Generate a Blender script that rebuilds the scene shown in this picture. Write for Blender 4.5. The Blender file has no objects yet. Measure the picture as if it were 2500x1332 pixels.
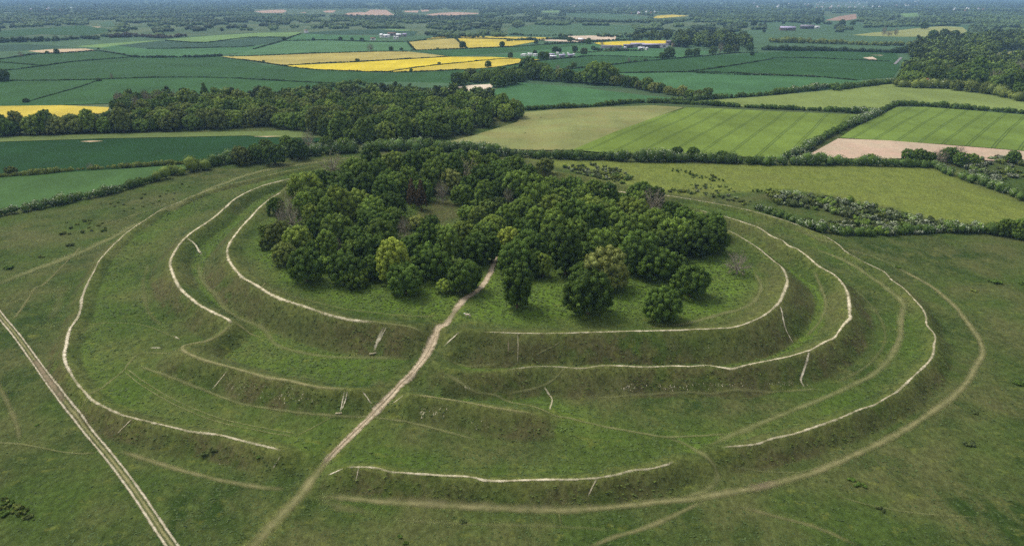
import bpy, math, random
import numpy as np
from mathutils import Vector
from mathutils.geometry import tessellate_polygon

random.seed(7)
RNG = np.random.default_rng(11)
R = math.radians
S = bpy.context.scene
COL = S.collection

# ------------------------------------------------------------------ camera
CAM_Z, PITCH, FPX = 120.0, R(22.2), 1666.7
cam = bpy.data.cameras.new('camera')
cam.sensor_width, cam.lens = 36.0, 24.0
cam.clip_start, cam.clip_end = 1.0, 80000.0
cam_o = bpy.data.objects.new('camera', cam)
cam_o.location = (0, 0, CAM_Z)
cam_o.rotation_euler = (math.pi / 2 - PITCH, 0, 0)
COL.objects.link(cam_o)
S.camera = cam_o

# ------------------------------------------------------------------ sky, sun, exposure
SUN_EL, SUN_AZ = R(54), math.atan2(-0.62, 0.55)
w = bpy.data.worlds.new('World')
S.world = w
w.use_nodes = True
nt = w.node_tree
nt.nodes.clear()
sky = nt.nodes.new('ShaderNodeTexSky')
sky.sky_type = 'NISHITA'
sky.sun_disc = False
sky.sun_elevation = SUN_EL
sky.sun_rotation = SUN_AZ
sky.dust_density = 4.0
sky.air_density = 1.0
hs = nt.nodes.new('ShaderNodeHueSaturation')
hs.inputs['Saturation'].default_value = 0.28
bg = nt.nodes.new('ShaderNodeBackground')
bg.inputs['Strength'].default_value = 0.135
wo = nt.nodes.new('ShaderNodeOutputWorld')
nt.links.new(sky.outputs[0], hs.inputs['Color'])
nt.links.new(hs.outputs[0], bg.inputs[0])
nt.links.new(bg.outputs[0], wo.inputs[0])
sun = bpy.data.lights.new('sun', 'SUN')
sun.energy = 1.25
sun.angle = R(20)
sun.color = (1.0, 0.94, 0.82)
sun_o = bpy.data.objects.new('sun', sun)
sd = Vector((math.sin(SUN_AZ) * math.cos(SUN_EL), math.cos(SUN_AZ) * math.cos(SUN_EL), math.sin(SUN_EL)))
sun_o.rotation_euler = sd.to_track_quat('Z', 'Y').to_euler()
sun_o.location = (-200, 200, 400)
COL.objects.link(sun_o)
S.view_settings.view_transform = 'Standard'
S.view_settings.look = 'None'
S.view_settings.gamma = 1.0
S.view_settings.exposure = 0.74
S.render.engine = 'CYCLES'
S.cycles.max_bounces = 5
S.cycles.diffuse_bounces = 2
S.cycles.glossy_bounces = 1
S.cycles.transmission_bounces = 1
S.cycles.volume_bounces = 0
S.cycles.transparent_max_bounces = 8
S.cycles.use_denoising = False
S.cycles.use_adaptive_sampling = False

# ------------------------------------------------------------------ helpers
def tag(o, label=None, cat=None, group=None, kind=None):
    if label: o['label'] = label
    if cat: o['category'] = cat
    if group: o['group'] = group
    if kind: o['kind'] = kind
    return o

_f = (0.0, math.cos(PITCH), -math.sin(PITCH))
_u = (0.0, math.sin(PITCH), math.cos(PITCH))

def ray(px, py):
    a, b = (px - 1250.0) / FPX, (666.0 - py) / FPX
    return np.array([a, _f[1] + b * _u[1], _f[2] + b * _u[2]])

def G(px, py, z=0.0):
    """ground point seen at photograph pixel (px,py) on the level z"""
    d = ray(px, py)
    t = (z - CAM_Z) / d[2]
    return np.array([d[0] * t, d[1] * t, z])

def depth(p):
    return p[1] * _f[1] + (p[2] - CAM_Z) * _f[2]

def lin(c):
    return tuple(((v / 255.0) / 12.92 if v / 255.0 <= 0.04045 else ((v / 255.0 + 0.055) / 1.055) ** 2.4) for v in c)

_LAT = {}
def vnoise(x, y, scale, seed):
    """smooth lattice noise in -1..1"""
    if seed not in _LAT: _LAT[seed] = np.random.default_rng(seed).uniform(-1, 1, (512, 512))
    r = _LAT[seed]
    u, v = x / scale + 1000.3, y / scale + 1000.7
    i, j = np.floor(u).astype(int), np.floor(v).astype(int)
    fu, fv = u - i, v - j
    fu, fv = fu * fu * (3 - 2 * fu), fv * fv * (3 - 2 * fv)
    i0, i1, j0, j1 = i % 512, (i + 1) % 512, j % 512, (j + 1) % 512
    return (r[i0, j0] * (1 - fu) + r[i1, j0] * fu) * (1 - fv) + (r[i0, j1] * (1 - fu) + r[i1, j1] * fu) * fv

def catmull(pts, step):
    P = np.asarray(pts, float)
    P = np.vstack([2 * P[0] - P[1], P, 2 * P[-1] - P[-2]])
    out = []
    for k in range(1, len(P) - 2):
        a, b, c, d = P[k - 1], P[k], P[k + 1], P[k + 2]
        n = max(2, int(np.linalg.norm((c - b)[:2]) / step))
        t = np.linspace(0, 1, n, endpoint=False)[:, None]
        out.append(0.5 * (2 * b + (c - a) * t + (2 * a - 5 * b + 4 * c - d) * t ** 2 + (3 * b - a - 3 * c + d) * t ** 3))
    out.append(P[-2][None])
    return np.vstack(out)

def seg_dist(x, y, pts):
    """distance from arrays x,y to a polyline"""
    best = np.full(x.shape, 1e9)
    for k in range(len(pts) - 1):
        ax, ay = pts[k][0], pts[k][1]
        bx, by = pts[k + 1][0], pts[k + 1][1]
        dx, dy = bx - ax, by - ay
        L = dx * dx + dy * dy + 1e-9
        t = np.clip(((x - ax) * dx + (y - ay) * dy) / L, 0, 1)
        best = np.minimum(best, (x - ax - t * dx) ** 2 + (y - ay - t * dy) ** 2)
    return np.sqrt(best)

def in_poly(x, y, poly):
    ins = np.zeros(np.shape(x), bool)
    n = len(poly)
    for k in range(n):
        x1, y1 = poly[k][0], poly[k][1]
        x2, y2 = poly[(k + 1) % n][0], poly[(k + 1) % n][1]
        c = (y1 > y) != (y2 > y)
        with np.errstate(divide='ignore', invalid='ignore'):
            xi = (x2 - x1) * (y - y1) / (y2 - y1 + 1e-12) + x1
        ins ^= c & (x < xi)
    return ins

def new_mesh(name, verts, faces_flat, nper, mat=None, attrs=None, smooth=False, mats=None, midx=None):
    """mesh from numpy arrays; nper = vertices per face (int or array)"""
    me = bpy.data.meshes.new(name)
    verts = np.asarray(verts, np.float32)
    ff = np.asarray(faces_flat, np.int32).ravel()
    nf = len(ff) // nper if isinstance(nper, int) else len(nper)
    me.vertices.add(len(verts))
    me.vertices.foreach_set('co', verts.ravel())
    me.loops.add(len(ff))
    me.loops.foreach_set('vertex_index', ff)
    me.polygons.add(nf)
    if isinstance(nper, int):
        st = np.arange(nf, dtype=np.int32) * nper
    else:
        st = np.concatenate([[0], np.cumsum(nper)[:-1]]).astype(np.int32)
    me.polygons.foreach_set('loop_start', st)
    if smooth:
        me.polygons.foreach_set('use_smooth', np.ones(nf, bool))
    for k, v in (attrs or {}).items():
        v = np.asarray(v, np.float32)
        if v.ndim == 1:
            me.attributes.new(k, 'FLOAT', 'POINT').data.foreach_set('value', v)
        else:
            me.attributes.new(k, 'FLOAT_COLOR', 'POINT').data.foreach_set('color', v.ravel())
    for m in (mats or ([mat] if mat else [])):
        me.materials.append(m)
    if midx is not None:
        me.polygons.foreach_set('material_index', np.asarray(midx, np.int32))
    me.update(calc_edges=True)
    return me

def link(name, me, parent=None, loc=None):
    o = bpy.data.objects.new(name, me)
    if loc is not None: o.location = loc
    if parent: o.parent = parent
    COL.objects.link(o)
    return o

# ------------------------------------------------------------------ materials
class NT:
    def __init__(self, name):
        self.m = bpy.data.materials.new(name)
        self.m.use_nodes = True
        self.t = self.m.node_tree
        self.b = self.t.nodes['Principled BSDF']
        self.b.inputs['Roughness'].default_value = 0.9
        self.b.inputs['Specular IOR Level'].default_value = 0.02
        self.out = self.t.nodes['Material Output']
    def n(self, typ, **kw):
        x = self.t.nodes.new(typ)
        for k, v in kw.items(): setattr(x, k, v)
        return x
    def l(self, a, b): self.t.links.new(a, b)
    def pos(self):
        if not hasattr(self, '_p'):
            self._p = self.n('ShaderNodeNewGeometry').outputs['Position']
        return self._p
    def noise(self, scale, detail=3.0, rough=0.55, vec=None, mapping=None):
        x = self.n('ShaderNodeTexNoise')
        x.inputs['Scale'].default_value = scale
        x.inputs['Detail'].default_value = detail
        x.inputs['Roughness'].default_value = rough
        v = vec or self.pos()
        if mapping:
            mp = self.n('ShaderNodeMapping')
            mp.inputs['Scale'].default_value = mapping[0]
            mp.inputs['Rotation'].default_value = mapping[1]
            self.l(v, mp.inputs['Vector'])
            v = mp.outputs[0]
        self.l(v, x.inputs['Vector'])
        return x.outputs['Fac']
    def math(self, op, a, b=None, c=None, clamp=False):
        x = self.n('ShaderNodeMath', operation=op, use_clamp=clamp)
        for i, v in enumerate((a, b, c)):
            if v is None: continue
            if isinstance(v, (int, float)): x.inputs[i].default_value = v
            else: self.l(v, x.inputs[i])
        return x.outputs[0]
    def ramp(self, v, a, b, o0=0.0, o1=1.0):
        x = self.n('ShaderNodeMapRange', interpolation_type='SMOOTHSTEP')
        for i, q in zip(('From Min', 'From Max', 'To Min', 'To Max'), (a, b, o0, o1)):
            x.inputs[i].default_value = q
        self.l(v, x.inputs['Value'])
        return x.outputs[0]
    def mix(self, f, a, b, typ='MIX'):
        x = self.n('ShaderNodeMix', data_type='RGBA', blend_type=typ)
        for i, v in ((0, f), (6, a), (7, b)):
            if isinstance(v, (int, float)): x.inputs[i].default_value = v
            elif isinstance(v, tuple): x.inputs[i].default_value = tuple(v[:3]) + (1.0,)
            else: self.l(v, x.inputs[i])
        return x.outputs[2]
    def scale(self, c, f):
        """colour times a factor socket"""
        x = self.n('ShaderNodeVectorMath', operation='SCALE')
        if isinstance(c, tuple): x.inputs[0].default_value = c[:3]
        else: self.l(c, x.inputs[0])
        if isinstance(f, (int, float)): x.inputs['Scale'].default_value = f
        else: self.l(f, x.inputs['Scale'])
        return x.outputs[0]
    def attr(self, name):
        x = self.n('ShaderNodeAttribute', attribute_name=name)
        return x
    def bump(self, h, strength, dist):
        x = self.n('ShaderNodeBump')
        x.inputs['Strength'].default_value = strength
        x.inputs['Distance'].default_value = dist
        self.l(h, x.inputs['Height'])
        self.l(x.outputs[0], self.b.inputs['Normal'])
    def base(self, c):
        if isinstance(c, tuple): self.b.inputs['Base Color'].default_value = tuple(c[:3]) + (1,)
        else: self.l(c, self.b.inputs['Base Color'])

def plain(name, c, rough=0.8, var=0.12, scale=0.6):
    k = NT(name)
    f = k.ramp(k.noise(scale, 4), 0.3, 0.7, 1 - var, 1 + var)
    k.base(k.scale(lin(c), f))
    k.b.inputs['Roughness'].default_value = rough
    return k.m
# ------------------------------------------------------------------ ramparts (photograph pixels -> real ground points)
def P3(pts):
    """(px, py, z) list -> world points"""
    return np.array([G(a, b, z) for a, b, z in pts])

def zz(pts, z): return [(a, b, z) for a, b in pts]

R1L = zz([(700, 452), (687, 467), (650, 490), (610, 530), (575, 570), (556, 600), (556, 625), (570, 650), (590, 675), (620, 692),
          (680, 725), (740, 745), (800, 765), (860, 778), (920, 785)], 10) + [(980, 790, 9.8), (1015, 800, 9.0), (1032, 812, 7.6), (1042, 830, 5.6)]
R1R = [(1085, 842, 5.4), (1100, 824, 7.6), (1120, 806, 9.4)] + zz([(1140, 803), (1180, 808), (1240, 810), (1340, 812), (1450, 808), (1560, 806),
          (1660, 803), (1740, 800), (1790, 797), (1830, 785), (1870, 765), (1900, 738), (1915, 710), (1923, 690), (1920, 670), (1908, 650),
          (1885, 632), (1860, 610), (1830, 590), (1790, 567), (1770, 558), (1720, 530), (1640, 492), (1550, 458), (1440, 430), (1300, 408),
          (1150, 396), (1000, 396), (870, 408), (770, 428), (700, 452)], 10)
R2L = zz([(900, 388), (820, 408), (748, 429), (700, 437), (640, 453), (580, 480), (520, 530), (450, 580), (418, 630), (420, 660), (440, 700),
          (480, 738), (520, 760), (556, 778), (563, 790), (540, 812), (505, 830)], 6.5) + \
      zz([(470, 837), (447, 842), (443, 850), (460, 862), (530, 885), (640, 915), (700, 925), (760, 940), (800, 945), (860, 948)], 6.2) + [(905, 951, 5.2), (925, 957, 3.6)]
R2R = [(1065, 888, 4.6)] + zz([(1100, 897), (1130, 903), (1180, 904), (1240, 900), (1291, 893), (1342, 891), (1419, 896), (1458, 891), (1496, 889), (1573, 892),
          (1650, 890), (1688, 891), (1726, 888), (1752, 892), (1790, 896), (1829, 887), (1868, 879), (1924, 868), (1968, 855), (1983, 850),
          (2014, 832), (2037, 822), (2047, 809), (2065, 786), (2077, 773), (2075, 763), (2074, 737), (2070, 714), (2057, 689), (2037, 668),
          (2014, 655), (1996, 645), (1970, 622), (1950, 607), (1926, 598), (1911, 586), (1886, 576), (1860, 558), (1842, 550), (1803, 537),
          (1752, 522), (1706, 511), (1600, 483), (1490, 464), (1400, 440), (1250, 400), (1100, 384), (980, 382), (900, 388)], 7)
R2B = [(975, 975, 3.0), (985, 965, 4.6)] + zz([(1000, 960), (1060, 966), (1120, 975), (1180, 988), (1250, 998)], 6) + [(1310, 1008, 5.0), (1345, 1020, 3.2)]
R3L = zz([(900, 382), (830, 391), (748, 407), (692, 418), (633, 432), (591, 442), (553, 451), (517, 461), (481, 474), (461, 481), (435, 493), (394, 509), (374, 522),
          (348, 539), (307, 568), (294, 581), (276, 597), (246, 630), (228, 662), (212, 694), (200, 724), (197, 750), (187, 776), (171, 801),
          (161, 837), (156, 863), (161, 886), (174, 911), (189, 934), (212, 960), (232, 978), (288, 1006), (330, 1019), (381, 1031),
          (437, 1044), (470, 1051), (532, 1058), (588, 1073), (644, 1086), (686, 1097)], 3.6) + [(715, 1107, 2.8), (735, 1118, 1.4)]
R3R = [(800, 1152, 1.2), (822, 1142, 2.6)] + zz([(844, 1137), (883, 1136), (922, 1139), (956, 1148), (1012, 1152), (1068, 1156), (1146, 1160), (1177, 1167), (1208, 1169),
          (1240, 1169), (1324, 1167), (1408, 1166), (1464, 1162), (1506, 1155), (1548, 1145), (1590, 1141), (1626, 1132), (1646, 1122), (1671, 1113)], 3.8) + \
      [(1705, 1122, 3.6), (1738, 1150, 2.0)]
R3S = [(1700, 1108, 1.4), (1716, 1097, 2.6)] + zz([(1761, 1089), (1800, 1086), (1850, 1080), (1884, 1068), (1940, 1056), (1996, 1037), (2046, 1020), (2102, 996), (2136, 985), (2170, 965),
          (2193, 952), (2218, 929), (2249, 899), (2270, 878), (2280, 858), (2281, 840), (2285, 824), (2280, 809), (2264, 791), (2262, 771),
          (2252, 750), (2231, 727), (2206, 701), (2177, 681), (2160, 662), (2136, 650), (2108, 637), (2078, 620), (2062, 610), (2052, 599), (2037, 588),
          (2008, 572), (1962, 553), (1911, 535), (1860, 520), (1829, 512), (1790, 503), (1711, 489), (1629, 476), (1530, 462), (1470, 447), (1405, 430),
          (1340, 412), (1270, 396), (1200, 384), (1100, 376), (1000, 376), (900, 382)], 3.6)
CEN = G(1230, 560, 8)[:2]
def RZ(v, f): return [(a, b, z * f) for a, b, z in v]
R1L, R1R, R2L, R2R, R2B, R3L, R3R, R3S = RZ(R1L, 1.09), RZ(R1R, 1.09), RZ(R2L, 1.1), RZ(R2R, 1.1), RZ(R2B, 1.1), RZ(R3L, 1.14), RZ(R3R, 1.14), RZ(R3S, 1.14)
CREST = {k: catmull(P3(v), 0.4) for k, v in dict(R1L=R1L, R1R=R1R, R2L=R2L, R2R=R2R, R2B=R2B, R3L=R3L, R3R=R3R, R3S=R3S).items()}

def offset(pts, d):
    """shift a crest line outward (d>0, away from the hill centre) along its own normal"""
    t = np.gradient(pts[:, :2], axis=0)
    for _ in range(3):
        t[1:-1] = (t[:-2] + 2 * t[1:-1] + t[2:]) / 4
    n = np.stack([t[:, 1], -t[:, 0]], 1)
    n /= np.linalg.norm(n, axis=1)[:, None] + 1e-9
    s = np.sign(((pts[:, :2] - CEN) * n).sum(1).mean())
    return pts[:, :2] + n * s * d

DIRT = [(1213, 610, 9), (1210, 630, 9), (1195, 670, 9), (1172, 704, 9), (1140, 725, 9), (1120, 745, 8.8), (1105, 768, 8.2), (1088, 793, 7.2), (1075, 803, 6.6), (1062, 825, 5.6), (1050, 850, 4.6), (1035, 875, 3.9),
        (1010, 905, 3.5), (980, 935, 3.3), (950, 970, 3.0), (920, 1000, 2.5), (890, 1030, 2.2), (850, 1070, 1.8), (810, 1110, 1.4), (785, 1140, 1.0),
        (760, 1170, .6), (735, 1205, .4), (700, 1240, .3), (660, 1285, .2), (612, 1340, .1), (570, 1390, 0)]
DIRTW = catmull(P3(DIRT), 0.5)

CELL = 0.8
X0, Y0, NX, NY = -304.0, 104.0, 761, 681
gx, gy = X0 + CELL * np.arange(NX), Y0 + CELL * np.arange(NY)

def solve_terrain():
    con = []          # x, y, z, weight order: later ones override
    crest_all = np.vstack([CREST[k] for k in CREST])
    spec = dict(R1L=(-7, 8.8, 11.5, 2.7), R1R=(-7, 8.8, 11.5, 2.5), R2L=(-8, 2.8, 9.5, 1.5), R2R=(-8, 2.5, 9.0, 1.2),
                R2B=(-7, 3.0, 8.0, 1.2), R3L=(-5, 1.9, 6.5, -.3), R3R=(-5, 1.7, 6.0, -.4), R3S=(-5, 1.8, 6.5, -.4))
    def dist_other(p, own):
        d = np.full(len(p), 1e9)
        for k in CREST:
            if k == own: continue
            d = np.minimum(d, seg_dist(p[:, 0], p[:, 1], CREST[k][::10]))
        return d
    for k, (di, zi, do, zo) in spec.items():
        c = CREST[k]
        for d, z in ((di, zi), (do, zo)):
            p = offset(c, d)
            ok = (dist_other(p, k) > 0.65 * abs(d)) & (seg_dist(p[:, 0], p[:, 1], c[::10]) > 0.9 * abs(d))
            con.append(np.column_stack([p[ok], np.full(ok.sum(), z)]))
    for r in (30, 60, 90):
        a = np.linspace(0, 2 * np.pi, 300)
        con.append(np.column_stack([CEN[0] + r * np.cos(a), CEN[1] + r * 0.9 * np.sin(a), np.full(300, 9.4)]))
    soft = np.vstack(con)
    hard = np.vstack([crest_all, DIRTW])
    h = None
    for f, it in ((8, 500), (4, 250), (2, 120), (1, 70)):
        nx, ny = (NX - 1) // f + 1, (NY - 1) // f + 1
        H = np.zeros((nx, ny)); M = np.zeros((nx, ny), bool); V = np.zeros((nx, ny))
        for arr in (soft, hard):
            i = np.rint((arr[:, 0] - X0) / (CELL * f)).astype(int); j = np.rint((arr[:, 1] - Y0) / (CELL * f)).astype(int)
            ok = (i > 0) & (i < nx - 1) & (j > 0) & (j < ny - 1)
            i, j, z = i[ok], j[ok], arr[ok, 2]
            cnt = np.zeros((nx, ny)); sm = np.zeros((nx, ny))
            np.add.at(cnt, (i, j), 1); np.add.at(sm, (i, j), z)
            q = cnt > 0
            V[q] = sm[q] / cnt[q]; M |= q
        if h is not None:
            u = np.linspace(0, h.shape[0] - 1, nx); v = np.linspace(0, h.shape[1] - 1, ny)
            iu = np.minimum(u.astype(int), h.shape[0] - 2); iv = np.minimum(v.astype(int), h.shape[1] - 2)
            fu, fv = (u - iu)[:, None], (v - iv)[None]
            H = (h[iu][:, iv] * (1 - fu) + h[iu + 1][:, iv] * fu) * (1 - fv) + (h[iu][:, iv + 1] * (1 - fu) + h[iu + 1][:, iv + 1] * fu) * fv
        H[M] = V[M]
        for _ in range(it):
            N = H.copy()
            N[1:-1, 1:-1] = 0.25 * (H[:-2, 1:-1] + H[2:, 1:-1] + H[1:-1, :-2] + H[1:-1, 2:])
            N[M] = V[M]
            N[0] = N[-1] = 0; N[:, 0] = N[:, -1] = 0
            H = N
        h = H
    for _ in range(2):      # weathering: round the crests and ditches
        g = h.copy()
        g[1:-1, 1:-1] = (4 * h[1:-1, 1:-1] + 2 * (h[:-2, 1:-1] + h[2:, 1:-1] + h[1:-1, :-2] + h[1:-1, 2:]) +
                         h[:-2, :-2] + h[2:, :-2] + h[:-2, 2:] + h[2:, 2:]) / 16
        h = g
    return h

HZ = solve_terrain()
HBASE = HZ.copy()
GXX, GYY = np.meshgrid(gx, gy, indexing='ij')
edge = np.clip(np.minimum.reduce([GXX - gx[0], gx[-1] - GXX, GYY - gy[0], gy[-1] - GYY]) / 25.0, 0, 1)
ringp = np.vstack([CREST['R1L'][::4], CREST['R1R'][::4]])[:, :2]
outp = np.vstack([CREST['R3L'][::4], CREST['R3R'][::4], CREST['R3S'][::4]])[:, :2]
IN1 = in_poly(GXX, GYY, np.vstack([CREST['R1R'][::12], CREST['R1L'][::12]])[:, :2])
IN3 = in_poly(GXX, GYY, np.vstack([CREST['R3L'][::12], CREST['R3R'][::12], CREST['R3S'][::12]])[:, :2])
D1 = np.full(GXX.shape, 1e9)
for k in ('R1L', 'R1R'):
    D1 = np.minimum(D1, seg_dist(GXX, GYY, np.vstack([CREST[k][:-1:12], CREST[k][-1:]])))
DPATH = np.full(GXX.shape, 1e9)
for k in CREST:
    DPATH = np.minimum(DPATH, seg_dist(GXX, GYY, np.vstack([CREST[k][:-1:12], CREST[k][-1:]])))
DPATH = np.minimum(DPATH, seg_dist(GXX, GYY, DIRTW[::12]))
inner = np.where(IN1, np.clip((D1 - 6) / 12, 0, 1), 0)
d3 = np.full(GXX.shape, 1e9)
for k in ('R3L', 'R3R', 'R3S'):
    d3 = np.minimum(d3, seg_dist(GXX, GYY, CREST[k][::24]))
near = np.where(IN3, 1.0, np.clip(1 - d3 / 70.0, 0, 1))
gzx, gzy = np.gradient(HZ, CELL)
SLOPE = np.hypot(gzx, gzy)
calm = np.clip(DPATH / 4.0, 0.15, 1)
rel = (0.10 * vnoise(GXX, GYY, 3.1, 1) + 0.07 * vnoise(GXX, GYY, 1.7, 2)) * calm * (0.35 + 0.65 * near)
rel += inner * calm * (0.30 * vnoise(GXX, GYY, 3.6, 3) + 0.16 * vnoise(GXX, GYY, 1.8, 4))
rel += np.clip(SLOPE * 2.0, 0, 1) * calm * (0.22 * vnoise(GXX, GYY, 2.6, 5) + 0.42 * vnoise(GXX, GYY, 6.5, 8) + 0.3 * vnoise(GXX, GYY, 11, 9))
rel += (0.35 * vnoise(GXX, GYY, 45, 6) + 0.12 * vnoise(GXX, GYY, 14, 7)) * near * calm
HZ = HZ + rel * edge

def hz(x, y):
    x, y = np.asarray(x, float), np.asarray(y, float)
    u, v = (x - X0) / CELL, (y - Y0) / CELL
    ok = (u > 0) & (u < NX - 1.001) & (v > 0) & (v < NY - 1.001)
    u, v = np.clip(u, 0, NX - 1.001), np.clip(v, 0, NY - 1.001)
    i, j = u.astype(int), v.astype(int)
    fu, fv = u - i, v - j
    z = (HZ[i, j] * (1 - fu) + HZ[i + 1, j] * fu) * (1 - fv) + (HZ[i, j + 1] * (1 - fu) + HZ[i + 1, j + 1] * fu) * fv
    return np.where(ok, z, 0.0)

def at(px, py, up=0.0):
    """point of the terrain seen at a pixel; up = height of that point above the ground"""
    z = 0.0
    for _ in range(14):
        p = G(px, py, z + up)
        z = 0.5 * z + 0.5 * float(hz(p[0], p[1]))
    p = G(px, py, z + up)
    p[2] = z
    return p

# ---- what grows where (a property of the ground itself): lush / dry / meadow / dark sward
def pxpoly(pts): return np.array([at(*p) for p in pts])
MEAD = pxpoly([(1290, 388), (1420, 392), (1700, 400), (1960, 404), (2270, 407), (2320, 430), (2400, 455), (2500, 493), (2560, 510), (2560, 560), (2420, 548), (2300, 545), (2180, 510), (2040, 480), (1930, 462), (1840, 468), (1760, 470), (1700, 480), (1630, 470), (1540, 455), (1420, 420), (1330, 400)])
mead = in_poly(GXX, GYY, MEAD)
md = seg_dist(GXX, GYY, np.vstack([MEAD, MEAD[:1]]))
meadow = np.clip(0.5 + np.where(mead, md, -md) / 8.0, 0, 1)
outdir = np.stack([GXX - CEN[0], GYY - CEN[1]]) / (np.hypot(GXX - CEN[0], GYY - CEN[1]) + 1e-9)
outslope = np.clip(-(gzx * outdir[0] + gzy * outdir[1]), 0, 1)
ntr = vnoise(GXX, GYY, 19, 21)
dry = np.clip((outslope - 0.12) * 2.6, 0, 1) * np.clip(0.75 + 0.9 * ntr, 0.1, 1)
dry = np.clip(dry + np.clip(vnoise(GXX, GYY, 33, 22) + .6 * vnoise(GXX, GYY, 12, 28) - 0.55, 0, 1) * 0.5 * (1 - inner), 0, 1)
CLEAR = pxpoly([(1000, 530), (1040, 496), (1110, 482), (1130, 530), (1085, 560), (1005, 555)])
cd = seg_dist(GXX, GYY, np.vstack([CLEAR, CLEAR[:1]]))
clear = np.clip(0.5 + np.where(in_poly(GXX, GYY, CLEAR), cd, -cd) / 6.0, 0, 1)
dry = np.maximum(dry, clear * 0.75)
dits = np.clip((1.0 - np.abs(HBASE - 2.4)) * 1.0, 0, 1) * IN3 * (SLOPE < 0.25)
lush = np.clip(inner * 0.9 + 0.75 * dits, 0, 1) * (1 - clear)
sward = np.clip(vnoise(GXX, GYY, 26, 23) * 0.6 + vnoise(GXX, GYY, 9, 24) * 0.5 + 0.3, 0, 1)
rim = np.exp(-(DPATH / 3.4) ** 2) * np.clip(.7 + .6 * vnoise(GXX, GYY, 16, 29), .15, 1)
MASK = np.stack([lush, dry, meadow, sward], -1).reshape(-1, 4)

# ---- one ground sheet, fine round the hill fort and coarse to the horizon
lx = X0 - np.concatenate([np.geomspace(30000, 30, 24)])
rx = gx[-1] + np.geomspace(30, 30000, 24)
ly = Y0 - np.array([3000, 1500, 700, 300, 120, 50])
ry = gy[-1] + np.geomspace(30, 30000, 26)
XS, YS = np.concatenate([lx, gx, rx]), np.concatenate([ly, gy, ry])
n1, n2 = len(XS), len(YS)
Z = np.zeros((n1, n2)); MK = np.zeros((n1, n2, 4)); MK[..., 3] = 0.4
a, b = len(lx), len(ly)
Z[a:a + NX, b:b + NY] = HZ
RIM = np.zeros((n1, n2)); RIM[a:a + NX, b:b + NY] = rim
MK[a:a + NX, b:b + NY] = MASK.reshape(NX, NY, 4)
A, B = np.meshgrid(XS, YS, indexing='ij')
idx = np.arange(n1 * n2).reshape(n1, n2)
faces = np.stack([idx[:-1, :-1], idx[1:, :-1], idx[1:, 1:], idx[:-1, 1:]], -1).reshape(-1, 4)

k = NT('turf')
m = k.attr('mask')
sep = k.n('ShaderNodeSeparateColor'); k.l(m.outputs['Color'], sep.inputs[0])
lu, dr, me_ = sep.outputs[0], sep.outputs[1], sep.outputs[2]
sw = m.outputs['Alpha']
n_big = k.noise(0.03, 4)
n_mid = k.noise(0.16, 4, 0.6, mapping=((1, 0.55, 1), (0, 0, 0.5)))
n_sm = k.noise(0.75, 5, 0.65, mapping=((1, 0.6, 1), (0, 0, 0.35)))
n_fi = k.noise(2.6, 4, 0.7)
GREEN, DARK, DRY, LUSH, MEADC = (0.055, 0.088, 0.018), (0.031, 0.055, 0.012), (0.088, 0.083, 0.034), (0.104, 0.172, 0.022), (0.156, 0.188, 0.038)
c = k.mix(k.ramp(n_big, 0.35, 0.65), GREEN, (0.088, 0.097, 0.033))
c = k.mix(k.math('MULTIPLY', sw, k.ramp(n_mid, 0.35, 0.6)), c, DARK)
c = k.mix(k.math('MULTIPLY', lu, k.ramp(n_mid, 0.25, 0.6, 0.35, 1.0)), c, LUSH)
c = k.mix(k.math('MULTIPLY', me_, k.ramp(n_mid, 0.3, 0.65, 0.55, 1.0)), c, MEADC)
c = k.mix(k.math('MULTIPLY', dr, k.ramp(n_mid, 0.38, 0.58, 0.0, 0.95)), c, DRY)
c = k.mix(k.math('MULTIPLY', k.attr('rim').outputs['Fac'], k.ramp(n_sm, .3, .6, .35, .8)), c, (0.120, 0.136, 0.036))
c = k.mix(k.ramp(n_fi, 0.60, 0.78, 0, 0.35), c, (0.13, 0.125, 0.07))
n_tu = k.noise(0.42, 4, 0.6, mapping=((0.75, 1.5, 1), (0, 0, -0.3)))
tu = k.math('MULTIPLY', k.ramp(n_tu, 0.56, 0.66), k.math('ADD', k.math('MULTIPLY', sw, 0.75), k.math('MULTIPLY', lu, 0.35), None, True))
c = k.mix(k.math('MULTIPLY', tu, 0.75), c, (0.022, 0.040, 0.010))
yl = k.ramp(k.noise(0.22, 4, 0.65, mapping=((0.8, 1.3, 1), (0, 0, 0.2))), 0.56, 0.70)
c = k.mix(k.math('MULTIPLY', yl, 0.6), c, (0.125, 0.142, 0.030))
c = k.scale(c, k.math('MULTIPLY', k.ramp(n_sm, 0.25, 0.75, 0.66, 1.34), k.ramp(n_fi, 0.25, 0.75, 0.60, 1.07)))
# open country beyond: rough pasture and heath
vd = k.n('ShaderNodeVectorMath', operation='LENGTH'); k.l(k.pos(), vd.inputs[0])
far = k.ramp(vd.outputs['Value'], 700, 1000)
fc = k.mix(k.ramp(k.noise(0.004, 5, 0.6), 0.4, 0.6), (0.050, 0.085, 0.040), (0.085, 0.115, 0.055))
c = k.mix(far, c, fc)
k.base(c)
hgt = k.math('ADD', k.math('MULTIPLY', n_sm, 0.6), k.math('MULTIPLY', n_fi, 0.4))
k.bump(hgt, 0.9, 0.45)
TURF = k.m
gr = link('ground', new_mesh('ground', np.stack([A, B, Z], -1).reshape(-1, 3), faces, 4, TURF, {'mask': MK.reshape(-1, 4), 'rim': RIM.ravel()}, smooth=True))
tag(gr, 'grassy hillfort ground with three rings of banks and ditches', None, None, 'structure')
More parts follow.
